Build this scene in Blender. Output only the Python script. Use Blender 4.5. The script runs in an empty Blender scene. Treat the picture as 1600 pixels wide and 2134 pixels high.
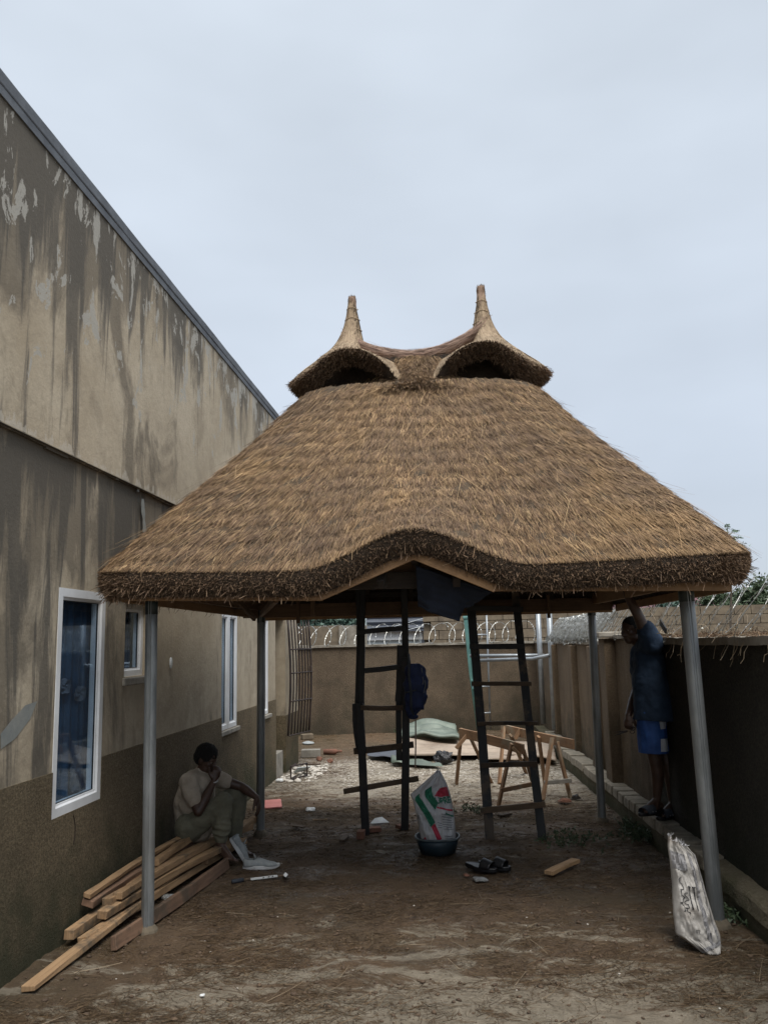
import bpy, math, random
import numpy as np
from mathutils import Vector, Matrix, noise

random.seed(7)
rng = np.random.default_rng(7)
R = math.radians
scene = bpy.context.scene
col = scene.collection

# ------------------------------------------------------------------ camera
cam_d = bpy.data.cameras.new('camera')
cam = bpy.data.objects.new('camera', cam_d)
col.objects.link(cam)
cam_d.sensor_fit = 'HORIZONTAL'
cam_d.sensor_width = 36.0
cam_d.lens = 38.7
cam_d.clip_start = 0.05
cam_d.clip_end = 2000
PITCH, YAW, ROLL = R(8.95), R(5.0), R(-1.3)
fwd = Vector((-math.sin(YAW) * math.cos(PITCH), math.cos(YAW) * math.cos(PITCH), math.sin(PITCH)))
rgt = Vector((math.cos(YAW), math.sin(YAW), 0))
upv = rgt.cross(fwd)
r2 = rgt * math.cos(ROLL) + upv * math.sin(ROLL)
u2 = upv * math.cos(ROLL) - rgt * math.sin(ROLL)
mw = Matrix((r2, u2, -fwd)).transposed().to_4x4()
mw.translation = Vector((0, 0, 1.8))
cam.matrix_world = mw
scene.camera = cam

# ------------------------------------------------------------------ sky, sun, exposure
SUN_EL, SUN_ROT = R(62), R(158)
world = bpy.data.worlds.new('World')
scene.world = world
world.use_nodes = True
nt = world.node_tree
nt.nodes.clear()
wo = nt.nodes.new('ShaderNodeOutputWorld')
bg = nt.nodes.new('ShaderNodeBackground')
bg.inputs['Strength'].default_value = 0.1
sky = nt.nodes.new('ShaderNodeTexSky')
sky.sky_type = 'NISHITA'
sky.sun_disc = False
sky.sun_elevation = SUN_EL
sky.sun_rotation = SUN_ROT
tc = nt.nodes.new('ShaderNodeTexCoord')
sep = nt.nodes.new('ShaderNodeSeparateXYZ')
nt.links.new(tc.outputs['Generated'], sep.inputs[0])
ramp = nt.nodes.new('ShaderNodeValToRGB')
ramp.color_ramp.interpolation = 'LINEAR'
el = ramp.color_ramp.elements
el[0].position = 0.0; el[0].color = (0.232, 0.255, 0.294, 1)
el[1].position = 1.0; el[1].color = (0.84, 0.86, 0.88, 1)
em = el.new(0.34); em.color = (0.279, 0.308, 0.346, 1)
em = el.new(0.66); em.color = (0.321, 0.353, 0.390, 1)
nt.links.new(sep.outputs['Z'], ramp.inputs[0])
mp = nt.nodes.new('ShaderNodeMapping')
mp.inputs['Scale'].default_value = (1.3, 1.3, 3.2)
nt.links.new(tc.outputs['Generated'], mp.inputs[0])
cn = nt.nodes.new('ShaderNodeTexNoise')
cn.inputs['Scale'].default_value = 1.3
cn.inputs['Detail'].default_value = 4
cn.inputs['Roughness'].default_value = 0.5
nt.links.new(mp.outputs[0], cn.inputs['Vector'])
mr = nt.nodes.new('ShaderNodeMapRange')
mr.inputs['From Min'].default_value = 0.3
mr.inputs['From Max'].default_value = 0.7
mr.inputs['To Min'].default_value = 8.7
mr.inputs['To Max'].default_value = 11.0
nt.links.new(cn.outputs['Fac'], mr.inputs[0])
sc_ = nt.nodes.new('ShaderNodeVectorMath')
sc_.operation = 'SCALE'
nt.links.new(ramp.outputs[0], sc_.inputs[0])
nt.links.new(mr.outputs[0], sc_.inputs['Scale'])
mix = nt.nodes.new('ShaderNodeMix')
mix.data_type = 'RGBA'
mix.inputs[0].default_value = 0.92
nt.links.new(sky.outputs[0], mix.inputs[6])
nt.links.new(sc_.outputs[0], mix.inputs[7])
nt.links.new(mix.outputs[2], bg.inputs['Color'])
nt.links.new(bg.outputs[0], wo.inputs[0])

sun_d = bpy.data.lights.new('sun', 'SUN')
sun_d.energy = 1.5
sun_d.angle = R(40)
sun_d.color = (1.0, 0.96, 0.9)
sun = bpy.data.objects.new('sun', sun_d)
col.objects.link(sun)
sd = Vector((math.sin(SUN_ROT) * math.cos(SUN_EL), math.cos(SUN_ROT) * math.cos(SUN_EL), math.sin(SUN_EL)))
sun.rotation_euler = sd.to_track_quat('Z', 'Y').to_euler()

scene.view_settings.view_transform = 'Standard'
scene.view_settings.look = 'None'
scene.view_settings.exposure = 1.2
scene.view_settings.gamma = 1.0
scene.view_settings.use_curve_mapping = False

# ------------------------------------------------------------------ materials
def new_mat(name):
    m = bpy.data.materials.new(name)
    m.use_nodes = True
    t = m.node_tree
    b = t.nodes['Principled BSDF']
    return m, t, b

def N(t, kind, **kw):
    n = t.nodes.new(kind)
    for k, v in kw.items():
        if k in n.inputs.keys():
            n.inputs[k].default_value = v
        else:
            setattr(n, k, v)
    return n

def wpos(t, scale=(1, 1, 1), loc=(0, 0, 0), local=False):
    if local:
        src = N(t, 'ShaderNodeTexCoord').outputs['Object']
    else:
        src = N(t, 'ShaderNodeNewGeometry').outputs['Position']
    m = N(t, 'ShaderNodeMapping')
    m.inputs['Scale'].default_value = scale
    m.inputs['Location'].default_value = loc
    t.links.new(src, m.inputs[0])
    return m.outputs[0]

def tnoise(t, vec, scale, detail=4, rough=0.55, dist=0.0):
    n = N(t, 'ShaderNodeTexNoise')
    n.inputs['Scale'].default_value = scale
    n.inputs['Detail'].default_value = detail
    n.inputs['Roughness'].default_value = rough
    n.inputs['Distortion'].default_value = dist
    t.links.new(vec, n.inputs['Vector'])
    return n.outputs['Fac']

def rng_(t, v, a, b, c=0.0, d=1.0, smooth=False):
    n = N(t, 'ShaderNodeMapRange')
    n.inputs['From Min'].default_value = a
    n.inputs['From Max'].default_value = b
    n.inputs['To Min'].default_value = c
    n.inputs['To Max'].default_value = d
    if smooth:
        n.interpolation_type = 'SMOOTHSTEP'
    t.links.new(v, n.inputs[0])
    return n.outputs[0]

def mixc(t, f, a, b, mode='MIX'):
    n = N(t, 'ShaderNodeMix')
    n.data_type = 'RGBA'
    n.blend_type = mode
    for i, v in ((0, f), (6, a), (7, b)):
        if isinstance(v, (int, float)):
            n.inputs[i].default_value = v if i == 0 else (v, v, v, 1)
        elif isinstance(v, tuple):
            n.inputs[i].default_value = (v[0], v[1], v[2], 1)
        else:
            t.links.new(v, n.inputs[i])
    return n.outputs[2]

def math_(t, op, a, b=None):
    n = N(t, 'ShaderNodeMath')
    n.operation = op
    n.use_clamp = op in ('MULTIPLY', 'ADD') and False
    for i, v in ((0, a), (1, b)):
        if v is None:
            continue
        if isinstance(v, (int, float)):
            n.inputs[i].default_value = v
        else:
            t.links.new(v, n.inputs[i])
    return n.outputs[0]

def bump(t, b, h, strength=0.3, dist=0.02):
    n = N(t, 'ShaderNodeBump')
    n.inputs['Strength'].default_value = strength
    n.inputs['Distance'].default_value = dist
    t.links.new(h, n.inputs['Height'])
    t.links.new(n.outputs[0], b.inputs['Normal'])

def simple(name, c1, c2=None, scale=8, rough=0.7, metal=0.0, bs=0.2, bd=0.01, local=False, stretch=(1, 1, 1), lo=0.35, hi=0.65, dirt=None):
    m, t, b = new_mat(name)
    c2 = c2 or tuple(v * 0.6 for v in c1)
    v = wpos(t, stretch, local=local)
    f = tnoise(t, v, scale, 6, 0.65)
    c = mixc(t, rng_(t, f, lo, hi), c2, c1)
    if dirt:
        f2 = tnoise(t, v, scale * 0.3, 3, 0.6)
        c = mixc(t, rng_(t, f2, 0.5, 0.7), c, dirt)
    t.links.new(c, b.inputs['Base Color'])
    b.inputs['Roughness'].default_value = rough
    b.inputs['Metallic'].default_value = metal
    if bs:
        f3 = tnoise(t, v, scale * 4, 4, 0.6)
        bump(t, b, f3, bs, bd)
    return m

M = {}

def mat_plaster():
    # upper and lower rendered wall: pale cream plaster, dark water streaks, flaked patches
    m, t, b = new_mat('weathered_plaster')
    P = wpos(t)
    geo = N(t, 'ShaderNodeSeparateXYZ')
    t.links.new(P, geo.inputs[0])
    z = geo.outputs['Z']; y = geo.outputs['Y']
    base = mixc(t, rng_(t, tnoise(t, P, 1.4, 5, 0.6), 0.3, 0.7), (0.36, 0.295, 0.205), (0.50, 0.43, 0.32))
    base = mixc(t, rng_(t, tnoise(t, wpos(t, (1, 1, 1), (4, 9, 2)), 2.6, 7, 0.7, 0.4), 0.50, 0.66, 0, 0.55), base, (0.25, 0.205, 0.145))
    fine = tnoise(t, P, 14, 6, 0.7)
    base = mixc(t, rng_(t, fine, 0.3, 0.7, 0, 0.35), base, (0.24, 0.20, 0.15))
    # mould clouds and vertical streaks
    vs = wpos(t, (1, 1.5, 0.7), (3, 1, 0))
    st = tnoise(t, vs, 0.9, 9, 0.66, 0.5)
    vs2 = wpos(t, (1, 4.2, 0.42), (0, 4.3, 2))
    st2 = tnoise(t, vs2, 1.1, 8, 0.66, 0.6)
    # more grime towards the coping (z 5), under the ledge (z 3) - stains of the plaster
    topn = rng_(t, z, 3.9, 5.0, -0.06, 0.13)
    bandl = rng_(t, z, 2.1, 3.05, -0.03, 0.135)
    below = N(t, 'ShaderNodeMath'); below.operation = 'LESS_THAN'; below.inputs[1].default_value = 3.055
    t.links.new(z, below.inputs[0])
    zt = mixc(t, below.outputs[0], topn, bandl)
    near = rng_(t, y, 4.5, 8.0, 0.10, -0.045)
    k = math_(t, 'ADD', math_(t, 'ADD', st, zt), near)
    k2 = math_(t, 'ADD', math_(t, 'ADD', st2, zt), near)
    base = mixc(t, rng_(t, k, 0.49, 0.58, 0, 0.75), base, (0.120, 0.100, 0.072))
    base = mixc(t, rng_(t, k2, 0.55, 0.63, 0, 0.80), base, (0.072, 0.065, 0.054))
    # flaked pale patches with hard edges, mostly high up
    vf = wpos(t, (1, 1.7, 0.9), (9, 2, 5))
    fl = tnoise(t, vf, 2.6, 10, 0.68, 0.5)
    fk = math_(t, 'ADD', fl, rng_(t, z, 2.5, 5.0, -0.16, 0.05))
    base = mixc(t, rng_(t, fk, 0.567, 0.575, 0, 0.9), base, (0.36, 0.345, 0.305))
    # flakes hanging right above the ledge
    led = rng_(t, math_(t, 'ADD', math_(t, 'MULTIPLY', tnoise(t, wpos(t, (1, 6, 1.5)), 1.6, 6, 0.7), -0.55), z), 2.80, 2.81, 1, 0)
    up = N(t, 'ShaderNodeMath'); up.operation = 'GREATER_THAN'; up.inputs[1].default_value = 3.06
    t.links.new(z, up.inputs[0])
    base = mixc(t, math_(t, 'MULTIPLY', math_(t, 'MULTIPLY', led, up.outputs[0]), 0.6), base, (0.46, 0.42, 0.35))
    lowd = rng_(t, z, 3.0, 3.06, 0.95, 1.05)
    base = mixc(t, 1.0, base, lowd, 'MULTIPLY')
    t.links.new(base, b.inputs['Base Color'])
    b.inputs['Roughness'].default_value = 0.9
    bump(t, b, tnoise(t, P, 30, 6, 0.7), 0.25, 0.02)
    return m
M['plaster'] = mat_plaster()

def mat_roughcast(name, a, bcol, moss=None, mossamt=0.5, mosscol=(0.03, 0.035, 0.015), zlo=0.0, zhi=1.0, streak=None):
    m, t, b = new_mat(name)
    P = wpos(t)
    f = tnoise(t, P, 55, 5, 0.75)
    c = mixc(t, rng_(t, f, 0.38, 0.62), a, bcol)
    f2 = tnoise(t, P, 1.7, 6, 0.65)
    c = mixc(t, rng_(t, f2, 0.4, 0.7, 0, 0.5), c, tuple(v * 0.55 for v in a))
    if moss:
        s = N(t, 'ShaderNodeSeparateXYZ')
        t.links.new(P, s.inputs[0])
        g = math_(t, 'ADD', tnoise(t, P, 2.2, 6, 0.7), rng_(t, s.outputs['Z'], zlo, zhi, mossamt, -mossamt))
        c = mixc(t, rng_(t, g, 0.45, 0.75, 0, 0.8), c, mosscol)
    if streak:
        sv = wpos(t, (1.7, 1.7, 0.35), (2, 0, 0))
        g = tnoise(t, sv, 1.5, 5, 0.6)
        c = mixc(t, rng_(t, g, 0.52, 0.72, 0, 0.55), c, streak)
    t.links.new(c, b.inputs['Base Color'])
    b.inputs['Roughness'].default_value = 0.92
    b.inputs['Specular IOR Level'].default_value = 0.3
    bump(t, b, f, 0.9, 0.02)
    return m
M['plinth'] = mat_roughcast('roughcast_plinth', (0.098, 0.076, 0.046), (0.205, 0.160, 0.10), True, 0.25, (0.035, 0.04, 0.02))
M['brownwall'] = mat_roughcast('brown_roughcast', (0.105, 0.078, 0.053), (0.185, 0.14, 0.095), True, 0.2, (0.05, 0.045, 0.03), 0, 1.7, streak=(0.07, 0.05, 0.035))
M['sidewall'] = mat_roughcast('streaked_wall', (0.145, 0.105, 0.068), (0.21, 0.155, 0.10), True, 0.2, (0.045, 0.04, 0.025), 0, 1.7, streak=(0.055, 0.035, 0.024))
M['blackwall'] = mat_roughcast('blackened_wall', (0.020, 0.018, 0.014), (0.060, 0.052, 0.038), True, 0.3, (0.012, 0.018, 0.006), 0, 1.2)
M['coping'] = simple('grey_coping', (0.13, 0.145, 0.165), (0.08, 0.09, 0.105), 5, 0.85, bs=0.3)
M['copelight'] = simple('pale_cap', (0.34, 0.31, 0.26), (0.16, 0.14, 0.11), 4, 0.9, bs=0.4)
M['crack'] = simple('crack_filler', (0.25, 0.25, 0.225), (0.17, 0.185, 0.18), 7, 0.85)
M['concrete'] = simple('concrete', (0.30, 0.28, 0.24), (0.18, 0.165, 0.14), 9, 0.9, bs=0.5)
M['brick'] = simple('kerb_block', (0.31, 0.275, 0.215), (0.17, 0.15, 0.115), 10, 0.92, bs=0.6, bd=0.02)
M['kerbbase'] = mat_roughcast('kerb_render', (0.12, 0.10, 0.065), (0.19, 0.165, 0.115), True, 0.25, (0.05, 0.055, 0.025), 0, .4)
M['redbrick'] = simple('red_brick', (0.22, 0.10, 0.065), (0.12, 0.06, 0.04), 12, 0.9, local=True)
M['block'] = simple('cement_block', (0.20, 0.16, 0.11), (0.12, 0.095, 0.068), 6, 0.92, bs=0.4)
M['mortar'] = simple('mortar', (0.15, 0.12, 0.085), (0.10, 0.085, 0.06), 9, 0.95)
M['white'] = simple('white_frame', (0.76, 0.78, 0.80), (0.62, 0.63, 0.64), 3, 0.4, bs=0.0, dirt=(0.54, 0.53, 0.50))
M['galv'] = simple('galvanised_steel', (0.33, 0.345, 0.35), (0.16, 0.172, 0.175), 7, 0.45, 0.45, bs=0.05, stretch=(1, 1, 0.25), dirt=(0.12, 0.115, 0.10))
M['darkgreen'] = simple('dark_paint', (0.03, 0.045, 0.045), (0.02, 0.028, 0.028), 9, 0.5)
M['galvlight'] = simple('pale_pipe', (0.36, 0.39, 0.41), (0.24, 0.26, 0.28), 6, 0.4, 0.4, bs=0)
M['teal'] = simple('teal_pipe', (0.19, 0.40, 0.36), (0.12, 0.27, 0.25), 5, 0.5, bs=0)
M['razor'] = simple('razor_steel', (0.46, 0.47, 0.46), (0.22, 0.22, 0.20), 12, 0.35, 0.6, bs=0)
M['iron'] = simple('black_iron', (0.022, 0.02, 0.022), (0.05, 0.03, 0.022), 14, 0.55, 0.2, bs=0.1)
M['darkin'] = simple('room_interior', (0.03, 0.035, 0.045), (0.02, 0.022, 0.03), 2, 0.9, bs=0)
M['curtain'] = simple('blue_curtain', (0.045, 0.085, 0.135), (0.022, 0.042, 0.072), 3, 0.9, bs=0)
M['lace'] = simple('white_lace', (0.15, 0.17, 0.20), (0.06, 0.075, 0.10), 8, 0.9, bs=0)
M['navy'] = simple('navy_cloth', (0.010, 0.016, 0.032), (0.005, 0.008, 0.016), 5, 0.9, bs=0.3)
M['shirtnavy'] = simple('navy_shirt', (0.020, 0.042, 0.080), (0.011, 0.025, 0.052), 6, 0.9, bs=0.35, bd=0.02)
M['blueshort'] = simple('blue_shorts', (0.022, 0.085, 0.30), (0.015, 0.055, 0.20), 6, 0.7, bs=0.2)
M['whitecloth'] = simple('white_cloth', (0.55, 0.58, 0.62), (0.42, 0.44, 0.48), 8, 0.8, bs=0.1)
M['bagblue'] = simple('blue_backpack', (0.016, 0.030, 0.10), (0.009, 0.016, 0.05), 9, 0.8, bs=0.3, local=True)
M['bagdark'] = simple('dark_strap', (0.05, 0.06, 0.075), (0.025, 0.03, 0.04), 9, 0.8, bs=0.2, local=True)
M['skin'] = simple('dark_skin', (0.085, 0.048, 0.033), (0.055, 0.030, 0.021), 12, 0.48, bs=0.12, bd=0.004)
M['hair'] = simple('black_hair', (0.010, 0.009, 0.009), (0.004, 0.004, 0.004), 60, 0.85, bs=0.9, bd=0.02)
M['eye'] = simple('eye_white', (0.20, 0.17, 0.15), (0.18, 0.15, 0.12), 9, 0.3, bs=0)
M['shirttan'] = simple('tan_shirt', (0.46, 0.39, 0.31), (0.32, 0.27, 0.21), 7, 0.92, bs=0.3, bd=0.015)
M['trouser'] = simple('khaki_trousers', (0.19, 0.18, 0.125), (0.12, 0.115, 0.082), 7, 0.92, bs=0.3, bd=0.015)
M['shoegrey'] = simple('grey_mesh_shoe', (0.36, 0.38, 0.38), (0.26, 0.28, 0.285), 30, 0.85, bs=0.2, local=True)
M['sole'] = simple('white_sole', (0.62, 0.62, 0.62), (0.45, 0.45, 0.44), 10, 0.6, bs=0, local=True)
M['blackrub'] = simple('black_rubber', (0.008, 0.008, 0.010), (0.005, 0.005, 0.006), 10, 0.42, bs=0.1, local=True)
M['pink'] = simple('pink_tile', (0.62, 0.24, 0.22), (0.5, 0.19, 0.17), 5, 0.5, bs=0, local=True)
M['foam'] = simple('white_scrap', (0.70, 0.72, 0.72), (0.5, 0.52, 0.52), 9, 0.7, bs=0.2, local=True)
M['film'] = simple('clear_film', (0.33, 0.34, 0.34), (0.16, 0.16, 0.15), 25, 0.15, bs=0.8, bd=0.02, local=True)
M['blackbag'] = simple('black_film', (0.012, 0.012, 0.014), (0.02, 0.02, 0.024), 12, 0.25, bs=0.6, bd=0.02, local=True)
M['basin'] = simple('basin_plastic', (0.012, 0.035, 0.055), (0.008, 0.02, 0.03), 7, 0.5, bs=0.1, local=True, dirt=(0.035, 0.05, 0.06))
M['basinrim'] = simple('basin_rim', (0.16, 0.19, 0.20), (0.07, 0.09, 0.10), 18, 0.5, bs=0.2, local=True)
M['sheettan'] = simple('tan_sheet', (0.36, 0.29, 0.225), (0.26, 0.21, 0.165), 3, 0.55, 0.1, bs=0.1, dirt=(0.16, 0.11, 0.075))
M['sheetgreen'] = simple('green_sheet', (0.155, 0.19, 0.155), (0.085, 0.11, 0.09), 4, 0.5, 0.1, bs=0.1, dirt=(0.10, 0.09, 0.07))
M['slate'] = simple('dark_roofing', (0.075, 0.085, 0.105), (0.055, 0.06, 0.075), 3, 0.6, bs=0.1)
M['maroon'] = simple('maroon_roofing', (0.16, 0.055, 0.065), (0.09, 0.035, 0.045), 3, 0.6, bs=0.1)
M['paleblue'] = simple('pale_panel', (0.50, 0.56, 0.58), (0.40, 0.45, 0.47), 3, 0.5, bs=0)
M['leaf'] = None

def wood(name, a, b_, dark=None, amt=0.0, rough=0.8):
    m, t, b = new_mat(name)
    tcn = N(t, 'ShaderNodeTexCoord')
    mpn = N(t, 'ShaderNodeMapping')
    mpn.inputs['Scale'].default_value = (1, 1, 1)
    oi = N(t, 'ShaderNodeObjectInfo')
    t.links.new(tcn.outputs['UV'], mpn.inputs[0])
    sc = N(t, 'ShaderNodeVectorMath'); sc.operation = 'MULTIPLY'
    sc.inputs[1].default_value = (1.2, 18.0, 1.0)
    t.links.new(mpn.outputs[0], sc.inputs[0])
    ad = N(t, 'ShaderNodeVectorMath'); ad.operation = 'ADD'
    t.links.new(sc.outputs[0], ad.inputs[0])
    cmb = N(t, 'ShaderNodeCombineXYZ')
    t.links.new(math_(t, 'MULTIPLY', oi.outputs['Random'], 37.0), cmb.inputs[2])
    t.links.new(cmb.outputs[0], ad.inputs[1])
    f = tnoise(t, ad.outputs[0], 2.2, 6, 0.65, 0.6)
    c = mixc(t, rng_(t, f, 0.3, 0.7), b_, a)
    P = wpos(t)
    g = tnoise(t, P, 5, 6, 0.7)
    c = mixc(t, rng_(t, g, 0.5, 0.72, 0, 0.55), c, tuple(v * 0.45 for v in b_))
    if dark:
        g2 = tnoise(t, wpos(t, (1, 1, 1), (5, 5, 5)), 2.5, 5, 0.7)
        c = mixc(t, rng_(t, g2, 0.62 - amt, 0.72 - amt), c, dark)
    rnd = rng_(t, oi.outputs['Random'], 0, 1, 0.8, 1.15)
    c = mixc(t, 1.0, c, rnd, 'MULTIPLY')
    t.links.new(c, b.inputs['Base Color'])
    b.inputs['Roughness'].default_value = rough
    bump(t, b, f, 0.25, 0.01)
    return m
M['lumber'] = wood('sawn_lumber', (0.42, 0.275, 0.15), (0.24, 0.145, 0.075), (0.12, 0.09, 0.06), 0.08)
M['lumberred'] = wood('reddish_lumber', (0.25, 0.15, 0.095), (0.13, 0.078, 0.05), (0.09, 0.065, 0.045), 0.1)
M['orangewood'] = wood('trestle_timber', (0.29, 0.17, 0.09), (0.17, 0.095, 0.05), (0.24, 0.19, 0.13), 0.1)
M['beam'] = wood('brown_beam', (0.17, 0.10, 0.055), (0.09, 0.052, 0.03))
M['darkbeam'] = wood('dark_beam', (0.045, 0.032, 0.024), (0.025, 0.018, 0.014))
M['fascia'] = wood('fascia_timber', (0.33, 0.195, 0.095), (0.24, 0.135, 0.065))
M['tarwood'] = wood('tarred_timber', (0.014, 0.013, 0.014), (0.007, 0.007, 0.008), (0.035, 0.026, 0.018), 0.06, 0.6)
M['tarwood2'] = wood('worn_tarred_timber', (0.018, 0.020, 0.022), (0.010, 0.010, 0.011), (0.085, 0.060, 0.038), 0.10, 0.6)
M['rungwood'] = wood('rung_timber', (0.10, 0.066, 0.040), (0.055, 0.037, 0.024), (0.03, 0.022, 0.016), 0.1)
M['rungpale'] = wood('muddy_rung_timber', (0.17, 0.115, 0.07), (0.10, 0.065, 0.04), (0.06, 0.055, 0.04), 0.1)

def mat_straw(name, cols, patch=True, dark=(0.07, 0.05, 0.035), bright=1.0):
    m, t, b = new_mat(name)
    g = N(t, 'ShaderNodeNewGeometry')
    rp = N(t, 'ShaderNodeValToRGB')
    e = rp.color_ramp.elements
    while len(e) < len(cols):
        e.new(0.5)
    for i, c in enumerate(cols):
        e[i].position = i / (len(cols) - 1)
        e[i].color = (c[0] * bright, c[1] * bright, c[2] * bright, 1)
    t.links.new(g.outputs['Random Per Island'], rp.inputs[0])
    c = rp.outputs[0]
    if patch:
        P = wpos(t)
        f = tnoise(t, P, 2.0, 4, 0.6)
        c = mixc(t, rng_(t, f, 0.42, 0.66, 0.0, 0.45), c, (0.125 * bright, 0.087 * bright, 0.065 * bright))
        f3 = tnoise(t, P, 16.0, 4, 0.7)
        c = mixc(t, 1.0, c, rng_(t, f3, 0.32, 0.68, 0.55, 1.35), 'MULTIPLY')
        f2 = tnoise(t, wpos(t, (1, 1, 1), (7, 3, 1)), 1.3, 4, 0.6)
        c = mixc(t, rng_(t, f2, 0.54, 0.72, 0.0, 0.30), c, (0.48 * bright, 0.30 * bright, 0.13 * bright))
    t.links.new(c, b.inputs['Base Color'])
    b.inputs['Roughness'].default_value = 0.7
    b.inputs['Specular IOR Level'].default_value = 0.25
    return m
ST = [(0.085, 0.050, 0.030), (0.17, 0.105, 0.060), (0.31, 0.20, 0.105), (0.14, 0.083, 0.048), (0.47, 0.325, 0.17), (0.23, 0.145, 0.080), (0.115, 0.069, 0.042), (0.36, 0.24, 0.125)]
M['straw'] = mat_straw('thatch_straw', ST)
M['strawcap'] = mat_straw('cap_straw', [(0.20, 0.145, 0.095), (0.31, 0.23, 0.15), (0.42, 0.32, 0.21), (0.26, 0.185, 0.12)], False)
M['strawridge'] = mat_straw('ridge_straw', [(0.18, 0.115, 0.09), (0.28, 0.18, 0.135), (0.34, 0.235, 0.17), (0.14, 0.09, 0.07)], False)
M['strawbutt'] = mat_straw('straw_butts', [(0.085, 0.052, 0.033), (0.15, 0.096, 0.06), (0.22, 0.145, 0.09), (0.11, 0.07, 0.045), (0.30, 0.205, 0.125)], False)
M['strawdark'] = mat_straw('shaded_straw_ends', [(0.03, 0.022, 0.016), (0.06, 0.043, 0.03), (0.085, 0.062, 0.042)], False)
M['strawmud'] = mat_straw('muddy_straw', [(0.040, 0.026, 0.015), (0.075, 0.048, 0.027), (0.12, 0.080, 0.044), (0.055, 0.036, 0.02), (0.045, 0.03, 0.018), (0.18, 0.13, 0.078)], False)
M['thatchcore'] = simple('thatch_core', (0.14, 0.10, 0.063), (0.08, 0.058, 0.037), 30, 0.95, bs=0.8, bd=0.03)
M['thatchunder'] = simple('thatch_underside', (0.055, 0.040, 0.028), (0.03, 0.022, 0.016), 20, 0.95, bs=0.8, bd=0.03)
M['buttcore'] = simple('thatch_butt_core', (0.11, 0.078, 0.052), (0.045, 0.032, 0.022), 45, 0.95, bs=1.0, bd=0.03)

def mat_leaf(name, c1, c2):
    m, t, b = new_mat(name)
    g = N(t, 'ShaderNodeNewGeometry')
    c = mixc(t, g.outputs['Random Per Island'], c1, c2)
    t.links.new(c, b.inputs['Base Color'])
    b.inputs['Roughness'].default_value = 0.6
    b.inputs['Transmission Weight'].default_value = 0.0
    return m
M['leaf'] = mat_leaf('green_leaf', (0.032, 0.058, 0.026), (0.070, 0.100, 0.048))
M['leafteal'] = mat_leaf('bluish_leaf', (0.035, 0.075, 0.055), (0.07, 0.125, 0.095))
M['leafpale'] = mat_leaf('pale_leaf', (0.10, 0.16, 0.10), (0.16, 0.23, 0.15))
M['vine'] = mat_leaf('dry_vine', (0.16, 0.115, 0.07), (0.34, 0.27, 0.18))
M['bark'] = simple('bark', (0.10, 0.08, 0.06), (0.05, 0.04, 0.03), 12, 0.9)

def mat_glass():
    m, t, b = new_mat('tinted_glass')
    t.nodes.remove(b)
    out = t.nodes['Material Output']
    tr = N(t, 'ShaderNodeBsdfTransparent')
    tr.inputs[0].default_value = (0.84, 0.91, 0.97, 1)
    gl = N(t, 'ShaderNodeBsdfGlossy')
    gl.inputs['Roughness'].default_value = 0.03
    gl.inputs[0].default_value = (0.8, 0.9, 1.0, 1)
    lw = N(t, 'ShaderNodeLayerWeight')
    lw.inputs['Blend'].default_value = 0.5
    fr = math_(t, 'ADD', math_(t, 'MULTIPLY', math_(t, 'POWER', lw.outputs['Facing'], 5.0), 0.9), 0.035)
    mx = N(t, 'ShaderNodeMixShader')
    t.links.new(fr, mx.inputs[0])
    t.links.new(tr.outputs[0], mx.inputs[1])
    t.links.new(gl.outputs[0], mx.inputs[2])
    t.links.new(mx.outputs[0], out.inputs[0])
    return m
M['glass'] = mat_glass()

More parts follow.
